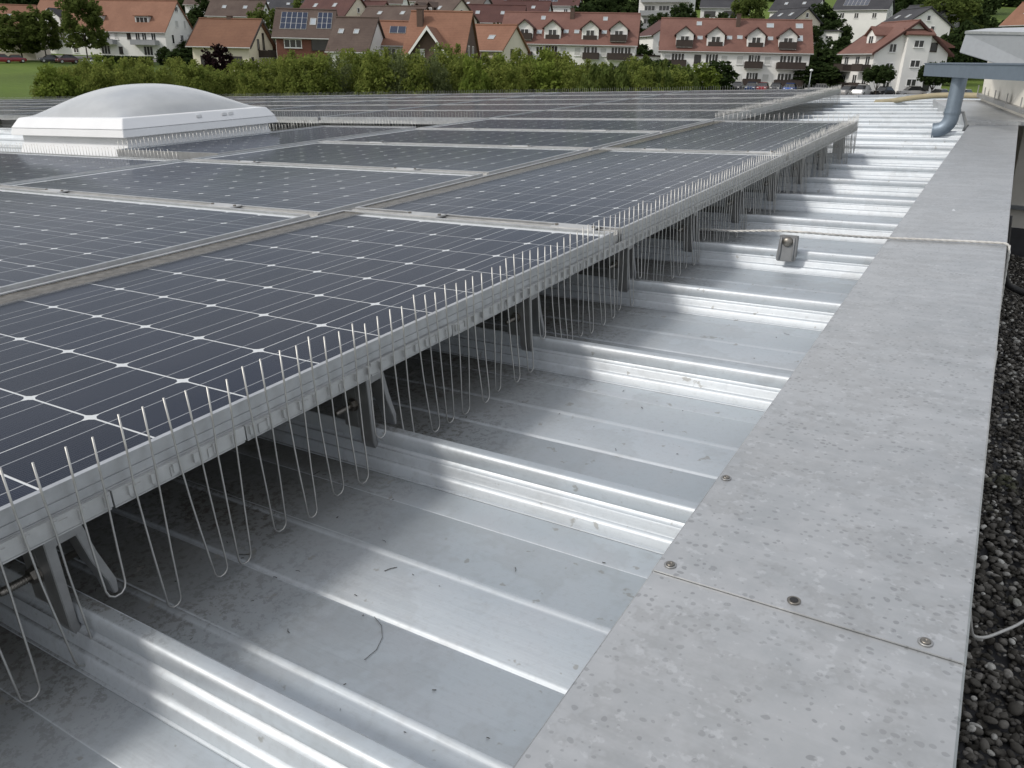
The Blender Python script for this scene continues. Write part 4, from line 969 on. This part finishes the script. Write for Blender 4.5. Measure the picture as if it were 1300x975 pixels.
# houses higher on the slope: (name, label, u, v eave, d, turn, L, W, pitch, roof, wall, windows, extras)
simple_w = lambda L_: [('F', x, -1.4, 1.1, 1.3) for x in (-L_*0.32, -L_*0.05, L_*0.28)]
gab_w = [('R', -1.4, -0.6, 0.9, 1.2), ('R', 1.2, -0.6, 0.9, 1.2), ('R', 0.0, 1.4, 0.8, 1.0)]
HILL = [
 ('hill_house', 'white hill house with dark brown roof above the rust roofed house', 296, 20, 195, -20, 12, 9, 36, 'tile_brown', 'white'),
 ('hill_house', 'white hill house with grey roof half hidden behind the round tree', 352, 12, 235, -15, 14, 9, 30, 'tile_dark', 'white'),
 ('hill_house', 'ivory gabled hill house with maroon roof behind the solar roof', 405, 21, 178, -42, 13, 9.5, 40, 'tile_maroon', 'ivory'),
 ('hill_house', 'maroon roofed hill house just above the plain brown roof', 447, 24, 192, -35, 12, 9, 38, 'tile_maroon', 'ivory'),
 ('hill_house', 'long low hill house with brown roof and ivory gable end', 492, 27, 172, -30, 13, 8, 34, 'tile_brown', 'ivory'),
 ('hill_house', 'ivory gabled hill house with brown roof and two dark dormers', 538, 24, 176, -45, 12, 9.5, 38, 'tile_brown', 'ivory'),
 ('hill_house', 'tall grey gabled hill house with brown roof in the middle', 577, 16, 205, -35, 12.5, 9, 38, 'tile_brown', 'greyw'),
 ('hill_house', 'hill house with wide maroon roof and two satellite dishes', 622, 28, 182, -8, 13.5, 9, 36, 'tile_maroon', 'white'),
 ('hill_house', 'maroon roofed hill house directly behind the left apartment block', 664, 19, 205, -12, 11, 9, 34, 'tile_maroon', 'white'),
 ('hill_house', 'white terrace house with solar roof high above the left apartment block', 700, 7, 232, -10, 14, 9, 30, 'tile_maroon', 'white'),
 ('hill_house', 'white hill house with maroon roof at the top edge in the middle', 628, 8, 245, -12, 14, 9, 32, 'tile_maroon', 'white'),
 ('hill_house', 'brown roofed hill house at the top edge, left of the middle', 480, 4, 240, -15, 13, 9, 34, 'tile_brown', 'white'),
 ('hill_house', 'maroon roofed hill house at the top edge above the gabled house', 425, 6, 236, -25, 12, 9, 36, 'tile_maroon', 'greyw'),
 ('hill_house', 'dark roofed white hill house at the top edge behind the tall grey gable', 545, 2, 262, -15, 16, 9, 32, 'tile_brown', 'white'),
 ('hill_house', 'white modern hill house with dark windows above the right apartment block', 921, 10, 236, 0, 13, 9, 24, 'tile_dark', 'white'),
 ('hill_house', 'black roofed white hill house high above the right apartment block', 1006, 13, 232, -18, 12, 9, 34, 'tile_dark', 'white'),
 ('hill_house', 'white hill house with solar panels on a dark roof above the gabled flats', 1092, 12, 222, -10, 13, 9, 30, 'tile_dark', 'white'),
 ('hill_house', 'dark roofed white gabled house peeping over the gabled flats', 1162, 24, 196, -35, 10, 9, 32, 'tile_dark', 'white'),
 ('hill_house', 'black gabled roof house right behind the gabled flats', 1130, 33, 178, -60, 10, 10, 32, 'tile_dark', 'white'),
 ('hill_house', 'pale house with orange roof at the right edge', 1304, 30, 175, -38, 11, 9, 42, 'tile_orange', 'greyw'),
 ('hill_house', 'dark roofed ivory house just over the right apartment block ridge', 988, 28, 196, -50, 9, 8, 34, 'tile_dark', 'ivory'),
 ('hill_house', 'white hill house at the top edge, far left beside the long house', 262, 6, 240, -20, 12, 9, 34, 'tile_brown', 'white'),
 ('hill_house', 'red roofed house at the far left edge behind the tree', -8, 36, 178, -20, 14, 10, 42, 'tile_orange', 'ivory'),
]
for h in HILL:
    nm, lb, u, v, d, a, L_, W_, pt, rfm, wlm = h
    ws = simple_w(L_) + [(f, x, z, w, hh) for f, x, z, w, hh in gab_w]
    ex = {}
    if 'solar' in lb and 'behind the solar' not in lb: ex['pv'] = [(-L_*0.12, 0.55, 6, 2, 1.0, 1.5)]
    elif 'dark windows' in lb: ws = [('F', -4, -1.5, 3.0, 1.3, 'd'), ('F', 1.5, -1.5, 3.6, 1.5, 'd'), ('F', 4.8, -1.5, 1.4, 1.3, 'd'), ('F', -3, -4.3, 1.0, 1.3), ('F', 1, -4.3, 1.0, 1.3)]; ex['balc'] = [('F', 2.4, -2.9, 5.0, 1.4, 'balgrey')]
    else: ex['sky'] = [(-L_*0.22, 0.5, 0.9, 1.1), (L_*0.18, 0.5, 0.9, 1.1)]
    if 'dormers' in lb: ex['dorm'] = [(-3.0, 2.0, 1.1, 1.5, 'gable', 'tile_brown', 'timber'), (0.4, 2.0, 1.1, 1.5, 'gable', 'tile_brown', 'timber')]
    if 'terrace' in lb: ex['balc'] = [('F', 2.5, -2.8, 6, 1.5, 'greyw')]
    house(nm, lb, u, v, d, a, L_, W_, pt, rfm, wlm, 0.5, ws, ex.get('dorm', ()), ex.get('sky', ()), [(L_*0.1, 0.3, 0.8, 0.6)] if u % 2 else [], ex.get('balc', ()), ex.get('pv', ()), hmin=4.0, group='houses up the slope')
# modern flat-roofed block with glass balconies
p = sight(843, 2, 225); mb = thing('modern_block', 'white modern block with flat terraces at the top edge', 'building', Matrix.Translation((p.x, p.y, ground_z(p.x, p.y))) @ Matrix.Rotation(facing(843)-0.2, 4, 'Z'))
zt = p.z - ground_z(p.x, p.y)
b = MB(); b.box(-6.5, 6.5, 0, 9, -1, zt+3.0); b.build('wall', M['white'], mb)
for k in range(3):
    z = zt - 3.1*k; b = MB(); b.box(-5.8, 7.0, -1.6, 0.01, z-0.25, z); s = b.build('terrace', M['white'], mb)
    b = MB(); b.box(-5.8, 7.0, -1.66, -1.58, z-0.2, z+0.95); b.build('parapet', M['balgrey'], s)
    for x in (-3.6, 0.2, 4.0): window(mb, at(x, 0, z+1.2), 2.8, 2.0)
# small garage with parked car up the lane
p = sight(1046, 38, 190); gz = ground_z(p.x, p.y); gg = thing('lane_garage', 'small white garage beside the lane, between the right block and the gabled flats', 'garage', Matrix.Translation((p.x, p.y, gz)) @ Matrix.Rotation(facing(1046)-0.1, 4, 'Z'))
hh = max(2.6, p.z-gz); b = MB(); b.box(-3.2, 3.2, 0, 6, -1, hh-0.3); b.build('wall', M['white'], gg); b = MB(); b.box(-3.5, 3.5, -0.4, 6.3, hh-0.3, hh); b.build('roof', M['tile_dark'], gg); window(gg, at(1.2, 0, hh-1.5), 1.4, 0.7)

# ------------------------------------------------------------------ trees and shrubs
def crown_mesh(name, mat, seed, n_clump, n_leaf, leaf, shape, clump_r=0.2, zr=0.35):
    """leaf-sized faces in clumps spread through a unit crown: x, y in -1..1, z in 0..1"""
    rr = random.Random(seed); b = MB()
    for c in range(n_clump):
        while True:
            p = Vector((rr.uniform(-1, 1), rr.uniform(-1, 1), rr.uniform(0, 1)))
            rad = shape(p.z); q = math.hypot(p.x, p.y)
            if q <= rad and (q > rad*0.45 or p.z > 0.6 or rr.random() < 0.35): break
        cr_ = clump_r*rr.uniform(0.6, 1.35)
        for k in range(n_leaf):
            v = Vector((rr.gauss(0, 1), rr.gauss(0, 1), rr.gauss(0, 1))).normalized() * cr_ * rr.random()**0.45
            q = p + Vector((v.x, v.y, v.z*zr*1.1))
            if q.z < 0: continue
            s = leaf*rr.uniform(0.6, 1.3); e = Euler((rr.uniform(-1.1, 1.1), rr.uniform(-1.1, 1.1), rr.uniform(0, 6.3))).to_matrix()
            a_ = e @ Vector((s, 0, 0)); c_ = e @ Vector((0, s*0.62, 0)); up = e @ Vector((0, 0, s*0.18))
            z_ = zr
            sc = lambda w: (w.x, w.y, w.z*z_)
            b.add([q-Vector(sc(a_)), q-Vector(sc(c_))+Vector(sc(up)), q+Vector(sc(a_)), q+Vector(sc(c_))+Vector(sc(up))], [(0,1,2), (0,2,3)])
    return b.mesh(name, M[mat])
def trunk_mesh(seed, h=0.5):
    rr = random.Random(seed); b = MB()
    b.tube([(0, 0, -0.02), (0.01, 0, h*0.5), (0, 0.02, h), (0.02, 0, h*1.5)], [0.05, 0.042, 0.032, 0.012], 7)
    for k in range(6):
        a_ = 6.28*k/6+rr.random(); r_ = rr.uniform(0.3, 0.55); z0 = h*rr.uniform(0.5, 1.0)
        b.tube([(0, 0, z0), (r_*0.5*math.cos(a_), r_*0.5*math.sin(a_), z0+0.14), (r_*math.cos(a_), r_*math.sin(a_), z0+0.32)], [0.022, 0.014, 0.005], 5)
    return b.mesh('trunk', M['bark'], True)
egg = lambda z: 0.97*math.sqrt(max(0, 1-((z-0.45)/0.56)**2))
ball = lambda z: math.sqrt(max(0, 1-((z-0.5)/0.5)**2))
cone = lambda z: max(0.06, 1-z)**0.8*0.95
bushs = lambda z: (0.75+0.3*z) if z < 0.5 else 0.9*math.sqrt(max(0.02, 1-((z-0.5)/0.52)**2))
fat = lambda z: math.sqrt(max(0, 1-((z-0.42)/0.58)**2))**0.8
KIND = {}
def kind(nm, mat, seed, nc, nl, leaf, shp, cr_, trunk, zr=0.35):
    KIND[nm] = (crown_mesh('crown', mat, seed, nc, nl, leaf, shp, cr_, zr), trunk_mesh(seed+50, trunk))
kind('round', 'leaf_mid', 1, 150, 46, 0.085, egg, 0.20, 0.4)
kind('round_dark', 'leaf_dark', 2, 150, 46, 0.085, egg, 0.20, 0.4)
kind('conifer', 'leaf_dark', 3, 130, 46, 0.085, cone, 0.16, 0.5)
kind('ball', 'leaf_dark', 4, 130, 44, 0.10, ball, 0.20, 0.35, 0.7)
kind('tall', 'leaf_mid', 5, 150, 46, 0.085, fat, 0.19, 0.4)
kind('bush_dark', 'leaf_dark', 6, 100, 40, 0.11, bushs, 0.24, 0.3, 0.5)
kind('bush_purple', 'leaf_purple', 7, 90, 40, 0.11, fat, 0.24, 0.3)
for i in range(4): kind('shrub%d' % i, 'leaf_shrub', 20+i, 330, 46, 0.060, bushs, 0.21, 0.35, 0.22)
kind('shrub_grey', 'leaf_grey', 30, 330, 46, 0.055, bushs, 0.21, 0.35, 0.22)
kind('shrub_bright', 'leaf_bright', 31, 300, 46, 0.075, fat, 0.21, 0.35, 0.25)
rt = random.Random(99)
def tree(name, label, u, vtop, d, w, k, trunk=0.18, cat='tree', group=None, sink=0.0):
    """u, vtop, d: where its top is seen; w: crown width in metres"""
    p = sight(u, vtop, d); gz = ground_z(p.x, p.y); H = max(1.2, p.z - gz) + sink
    t_ = thing(name, label, cat, Matrix.Translation((p.x, p.y, gz - sink)), group); z0 = H*trunk
    a_ = rt.uniform(0, 6.28)
    obj('crown', KIND[k][0], t_, at(0, 0, z0) @ Matrix.Rotation(a_, 4, 'Z') @ Matrix.Diagonal((w/2, w/2*rt.uniform(0.9, 1.1), H-z0, 1)))
    obj('trunk', KIND[k][1], t_, Matrix.Rotation(a_, 4, 'Z') @ Matrix.Diagonal((w/2*0.75, w/2*0.75, H*0.95, 1)))
    return t_
# the shrub belt between the roof and the village: tops read off along the belt
TOPS = [(52, 92), (75, 84), (100, 82), (128, 79), (155, 80), (182, 82), (210, 80), (238, 82), (262, 83), (290, 82), (312, 86), (338, 80), (358, 74), (382, 71), (408, 68), (432, 70), (456, 69), (480, 66), (505, 65),
        (530, 65), (555, 64), (578, 66), (602, 69), (626, 72), (650, 72), (672, 70), (695, 71), (716, 73), (738, 79), (760, 84), (782, 86), (800, 84), (818, 80), (838, 86), (858, 90)]
def ip(u): return lerp_tab([(a_, b_) for a_, b_ in TOPS], u)
n = 0
for row, (dd, off, lift) in enumerate(((52, 0, 7), (57, 12, 3), (63, 4, 0))):
    for i, (u, v) in enumerate(TOPS):
        uu = u + off + rt.uniform(-5, 5)
        if row == 0 and uu < 58: continue
        vt = ip(uu) + lift - 1 + rt.uniform(-8, 6)
        kk = 'shrub%d' % rt.randrange(4)
        if 395 < uu < 560 and rt.random() < 0.42: kk = 'shrub_grey'
        if uu > 735 and rt.random() < 0.5: kk = 'tall'
        if (uu < 260 or 590 < uu < 730) and rt.random() < 0.25: kk = 'shrub_bright'
        tree('shrub', 'leafy shrub, %s row of the belt behind the panels, %s from the left' % (['front', 'middle', 'back'][row], ordinal(i)), uu, vt, dd + rt.uniform(-1.5, 1.5), rt.uniform(2.0, 3.6), kk, 0.04, 'shrub', 'shrub belt behind the panels')
# trees that can be told apart
TREES = [
 ('leafy_tree', 'broad green tree at the far left edge beside the red cars', 16, 10, 176, 9.0, 'round', 0.16), ('leafy_tree', 'green tree second from the left in front of the long house', 47, 8, 176, 7.5, 'round', 0.22),
 ('leafy_tree', 'tall green tree hiding the middle of the long house', 97, -12, 174, 8.0, 'tall', 0.22), ('dark_shrub', 'dark clipped bush at the gable foot of the long house', 207, 60, 176, 3.2, 'bush_dark', 0.02),
 ('purple_shrub', 'dark purple shrub in front of the rust roofed house', 274, 56, 118, 4.2, 'bush_purple', 0.03), ('leafy_tree', 'round green tree behind the rust roofed house', 331, 5, 165, 7.5, 'round', 0.12),
 ('dark_tree', 'large dark tree right of the long house gable', 262, -6, 215, 9, 'round_dark', 0.1), ('dark_tree', 'dark tree between the long house and the rust roofed house', 247, 14, 222, 8, 'round_dark', 0.1),
 ('garden_bush', 'green garden bush left of the dark purple shrub', 232, 63, 150, 6.0, 'bush_dark', 0.03), ('leafy_tree', 'green tree behind the solar roofed brick house', 388, -2, 190, 11, 'round', 0.12),
 ('garden_bush', 'bush between the rust roofed house and the brick house', 345, 52, 138, 4.0, 'bush_dark', 0.03),
 ('dark_tree', 'dark tree leftmost in the wood above the left apartment block', 742, 3, 215, 9, 'round_dark', 0.1), ('dark_tree', 'dark tree second in the wood above the left apartment block', 765, -6, 225, 10, 'round_dark', 0.1),
 ('dark_tree', 'dark tree third in the wood above the left apartment block', 788, -2, 222, 9, 'conifer', 0.06), ('dark_tree', 'dark conifer over the right end of the left apartment block', 808, 14, 205, 8, 'conifer', 0.06),
 ('dark_tree', 'dark tree low behind the ridge of the left apartment block', 755, 18, 196, 8, 'round_dark', 0.1), ('dark_tree', 'dark tree behind the left block near its right dormer', 780, 16, 200, 8, 'round_dark', 0.1),
 ('dark_tree', 'dark tree right of the modern block', 868, 2, 212, 8, 'round_dark', 0.1), ('dark_tree', 'dark tree under the modern block terraces', 838, 14, 200, 7, 'round_dark', 0.1),
 ('tall_tree', 'tall dark tree between two hill houses above the right apartment block', 953, -14, 212, 8.5, 'tall', 0.06), ('conifer_tree', 'slim light conifer beside the tall dark tree', 968, 12, 200, 4.0, 'conifer', 0.05),
 ('garden_bush', 'bush below the modern hill house, behind the right block ridge', 918, 18, 205, 6, 'bush_dark', 0.05), ('dark_tree', 'dark tree right of the black roofed hill house', 1046, 2, 215, 9, 'round_dark', 0.1),
 ('dark_tree', 'dark tree above the lane garage', 1062, 22, 205, 8, 'round_dark', 0.1), ('dark_tree', 'dark tree left of the lane garage', 1032, 30, 190, 6.5, 'round_dark', 0.1),
 ('dark_tree', 'dark tree just left of the gabled flats', 1068, 44, 172, 7, 'round_dark', 0.08), ('garden_bush', 'broad dark bush behind the street lamp', 1040, 80, 145, 9.5, 'bush_dark', 0.03), ('garden_bush', 'dark bush on the bank above the street lamp', 1050, 64, 158, 9, 'bush_dark', 0.03),
 ('clipped_tree', 'round clipped street tree in front of the gabled flats', 1118, 83, 127, 4.2, 'ball', 0.45), ('clipped_tree', 'round clipped street tree beside the downpipe', 1190, 80, 127, 4.4, 'ball', 0.40),
 ('dark_tree', 'big dark tree right of the gabled flats', 1212, -18, 196, 13, 'tall', 0.05), ('dark_tree', 'dark tree at the right on the wooded slope', 1245, 8, 205, 9, 'round_dark', 0.06), ('dark_tree', 'dark tree far right beside the orange roofed house', 1268, 24, 190, 7, 'round_dark', 0.06),
 ('dark_tree', 'tall tree on the slope above the gabled flats', 1192, -10, 215, 9, 'round_dark', 0.06), ('dark_tree', 'dark tree rising behind the cream roof building', 1232, 30, 180, 8, 'bush_dark', 0.06), ('dark_tree', 'dark tree in the gap above the gutter', 1208, 46, 165, 7, 'bush_dark', 0.06),
 ('bright_tree', 'bright green young tree left of the right block cars', 862, 84, 92, 4.4, 'shrub_bright', 0.05), ('bright_tree', 'bright green young tree in front of the right block', 893, 81, 94, 4.4, 'shrub_bright', 0.05), ('bright_tree', 'low bright green bush at the left corner of the right block', 846, 88, 88, 3.6, 'shrub_bright', 0.05),
 ('dark_tree', 'dark spreading tree beside the blue car', 913, 75, 112, 4.8, 'round_dark', 0.12), ('dark_tree', 'dark tree in front of the flat garage', 800, 75, 118, 4.5, 'round_dark', 0.1), ('dark_tree', 'dark columnar tree beside the flat garage', 830, 72, 104, 4.4, 'round_dark', 0.06), ('dark_tree', 'dark tree hiding the corner of the right block', 842, 74, 120, 3.8, 'round_dark', 0.06),
 ('garden_bush', 'bush in front of the white gable between the blocks', 815, 58, 170, 6, 'bush_dark', 0.03), ('garden_bush', 'green bush under the maroon roofs behind the left block', 632, 32, 172, 5, 'bush_dark', 0.03),
 ('garden_bush', 'bush between the tall grey gable and the maroon roof', 585, 26, 176, 4, 'bush_dark', 0.03), ('dark_tree', 'dark tree at the top edge over the maroon roofs', 672, -4, 232, 8, 'round_dark', 0.1),
]
for nm, lb, u, v, d, w, k, tk in TREES: tree(nm, lb, u, v, d, w, k, tk, 'tree' if 'tree' in nm else 'bush')
# hedge before the long house
p0 = on_ground(128, 172); p1 = on_ground(196, 172); hg = thing('clipped_hedge', 'long dark clipped hedge in front of the long white house', 'hedge', Matrix.Translation((p0+p1)/2) @ Matrix.Rotation(math.atan2((p1-p0).y, (p1-p0).x), 4, 'Z'))
Lh = (p1-p0).length; rr = random.Random(3); b = MB(); bb = MB()
bb.box(-Lh/2+0.2, Lh/2-0.2, -0.5, 0.5, -0.3, 1.5)
for i in range(3500):
    f = rr.random(); x = rr.uniform(-Lh/2, Lh/2); y, z = (rr.uniform(-0.65, 0.65), 1.6+rr.uniform(-.15, .15)) if f < 0.4 else (-0.6+rr.uniform(-.1, .1), rr.uniform(0, 1.65))
    s = rr.uniform(0.1, 0.2); e = Euler((rr.uniform(-1.5, 1.5), rr.uniform(-1.5, 1.5), rr.uniform(0, 6))).to_matrix(); q = Vector((x, y, z)); a_ = e @ Vector((s, 0, 0)); c_ = e @ Vector((0, s*0.7, 0))
    b.add([q-a_, q-c_, q+a_, q+c_], [(0,1,2,3)])
bb.build('core', M['leaf_dark'], hg); b.build('leaves', M['leaf_dark'], hg)
# wood and scrub higher on the slope: one mass
rr = random.Random(12); b = MB(); src = [KIND[k][0] for k in ('round_dark', 'round', 'tall', 'bush_dark')]
lite = [crown_mesh('crown', 'leaf_dark', 70+i, 60, 26, 0.16, egg, 0.26) for i in range(3)]
data = [([v.co.copy() for v in m.vertices], [tuple(f.vertices) for f in m.polygons]) for m in lite]
for i in range(330):
    d = rr.uniform(205, 430); s = rr.uniform(-0.80, 0.80)*d
    u_ = 650 + s/d*FPX
    if d < 285 and not (715 < u_ < 815 or 1040 < u_ or u_ < 250) and rr.random() < 0.65: continue
    p = Vector((EYE.x, EYE.y, 0)) + FWD*d + RGT*s; h = rr.uniform(4, 9); w = rr.uniform(2.5, 4.5)
    vs_, fs_ = data[i % 3]
    b.add(vs_, fs_, Matrix.Translation((p.x, p.y, ground_z(p.x, p.y)-0.5)) @ Matrix.Rotation(rr.uniform(0, 6), 4, 'Z') @ Matrix.Diagonal((w, w, h, 1)))
tag(b.build('hill_wood', M['leaf_dark']), 'dark green wood and scrub covering the slope above the village', 'wood', kind='stuff')

# ------------------------------------------------------------------ cars and street lamp
def car_paint(name, c): 
    t = NT(name); t.set(color=c, roughness=0.3, metallic=0.2, coat=0.7); return t.m
CARP = {'blue': car_paint('paint_blue', (0.03, 0.09, 0.34)), 'black': car_paint('paint_black', (0.012, 0.012, 0.014)), 'red': car_paint('paint_red', (0.22, 0.012, 0.02)), 'white': car_paint('paint_white', (0.72, 0.72, 0.72)),
        'silver': car_paint('paint_silver', (0.36, 0.35, 0.34)), 'navy': car_paint('paint_navy', (0.02, 0.04, 0.10)), 'dark': car_paint('paint_dark', (0.05, 0.05, 0.055)), 'maroon': car_paint('paint_maroon', (0.09, 0.02, 0.02))}
tt = NT('headlamp'); tt.set(color=(0.75, 0.75, 0.72), roughness=0.1); M['lamp'] = tt.m
def car_meshes(tall):
    h = 1.48 if not tall else 1.68; z1 = 0.95 if not tall else 1.05
    body = MB(); secs = [(-2.12, 0.35, 0.62, 0.70), (-2.02, 0.26, 0.82, 0.80), (-1.3, 0.22, z1-0.05, 0.87), (0, 0.22, z1, 0.88), (0.9, 0.22, z1, 0.87), (1.75, 0.25, z1-0.06, 0.84), (2.05, 0.32, z1-0.16, 0.76), (2.12, 0.45, 0.70, 0.68)]
    if tall: secs[1] = (-2.02, 0.26, 0.90, 0.80)
    vs = []; 
    for x, zl, zh, w in secs: vs += [(x, -w, zl), (x, -w-0.02, (zl+zh)*0.5), (x, -w+0.05, zh), (x, w-0.05, zh), (x, w+0.02, (zl+zh)*0.5), (x, w, zl)]
    fs = [(i*6+k, i*6+(k+1) % 6, (i+1)*6+(k+1) % 6, (i+1)*6+k) for i in range(len(secs)-1) for k in range(6)] + [tuple(range(6))[::-1], tuple(range(42, 48))]
    body.add(vs, fs)
    cab = MB(); pr = [(-1.15, z1-0.08), (-0.35, h-0.06), (0.9, h-0.04), (1.75 if tall else 1.65, z1-0.08)]
    cab.add([(x, s*(0.80 if z < 1.1 else 0.62), z) for s in (-1, 1) for x, z in pr], [(0,1,2,3), (7,6,5,4), (0,4,5,1), (1,5,6,2), (2,6,7,3), (3,7,4,0)])
    rf = MB(); rf.box(-0.42, 0.98, -0.63, 0.63, h-0.07, h)
    wh = MB(); wh.lathe([(0.20, -0.10), (0.31, -0.10), (0.33, -0.06), (0.33, 0.06), (0.31, 0.10), (0.20, 0.10)], 14, Matrix.Rotation(R(90), 4, 'X'))
    rim = MB(); rim.lathe([(0.21, -0.105), (0.20, 0.0), (0.21, 0.105)], 10, Matrix.Rotation(R(90), 4, 'X'))
    hl = MB(); hl.box(-2.10, -1.95, -0.70, -0.42, 0.62, 0.76); 
    return body, cab, rf, wh, rim, hl
cm_ = {}
def car(label, u, d, yaw, paint, tall=False):
    p = on_ground(u, d); p.z += 0.07
    t_ = thing('parked_car', label, 'car', Matrix.Translation(p) @ Matrix.Rotation(facing(u)+R(yaw), 4, 'Z'), 'cars parked before the flats')
    if tall not in cm_: cm_[tall] = [m for m in car_meshes(tall)]
    body, cab, rf, wh, rim, hl = cm_[tall]
    key = (tall, paint)
    if key not in cm_:
        cm_[key] = (body.mesh('body', CARP[paint], bevel=0.04), cab.mesh('cabin_glass', M['pane'], bevel=0.03), rf.mesh('roof', CARP[paint], bevel=0.03), wh.mesh('wheel', M['rubber'], True), rim.mesh('rim', M['frame']), hl.mesh('headlight', M['lamp'], bevel=0.02))
    bm_, cb_, rm_, wm_, im_, hm_ = cm_[key]
    obj('body', bm_, t_); obj('cabin_glass', cb_, t_); obj('roof', rm_, t_)
    for x in (-1.35, 1.3):
        for y in (-0.80, 0.80):
            w_ = obj('wheel', wm_, t_, at(x, y, 0.33)); obj('rim', im_, w_)
    obj('headlight', hm_, t_); obj('headlight', hm_, t_, at(0, 1.12, 0))
CARS = [('blue estate car seen from the side beside the dark tree', 914, 126, 8, 'blue', True), ('black car beside the blue estate car, before the right block', 938, 134, 80, 'black', False), ('navy blue car second from the estate car, before the right block', 957, 134, 82, 'navy', False),
 ('red car before the right apartment block', 971, 134, 84, 'red', False), ('dark grey car right of the red car', 988, 134, 84, 'dark', False), ('small blue car rightmost before the right block', 1006, 133, 82, 'blue', False),
 ('silver car leftmost before the gabled flats', 1081, 128, 60, 'silver', False), ('white car before the gabled flats left of the clipped tree', 1099, 128, 70, 'white', True), ('black car between the clipped tree and the bay', 1127, 129, 60, 'black', False), ('silver car before the projecting bay', 1163, 129, 25, 'silver', True),
 ('white car just left of the downpipe', 1198, 126, 60, 'white', False), ('white car just right of the downpipe', 1229, 122, 65, 'white', True), ('pale car passing behind the street lamp', 1043, 133, 10, 'silver', False), ('white car up the lane by the small garage', 1037, 178, 70, 'white', False),
 ('red van at the far left edge', 3, 168, 10, 'red', True), ('red car beside the red van', 21, 170, 15, 'red', False), ('maroon car under the tall tree', 88, 172, 20, 'maroon', True), ('white car before the long white house', 120, 170, 8, 'white', False), ('dark car left of the maroon car', 66, 173, 15, 'dark', False)]
for c in CARS: car(*c)
p = on_ground(1030, 130); tp_ = sight(1032.5, 90, 130); h = tp_.z - p.z
t = thing('street_lamp', 'slim grey street lamp beside the parking road', 'street lamp', Matrix.Translation(p))
b = MB(); b.tube([(0, 0, -0.2), (0, 0, h)], [0.09, 0.06], 8); b.build('pole', M['fascia'], t, smooth=True)
b = MB(); b.lathe([(0.08, h-0.1), (0.26, h), (0.28, h+0.12), (0.10, h+0.24)], 12); b.build('lamp_head', M['domewhite'], t, smooth=True)
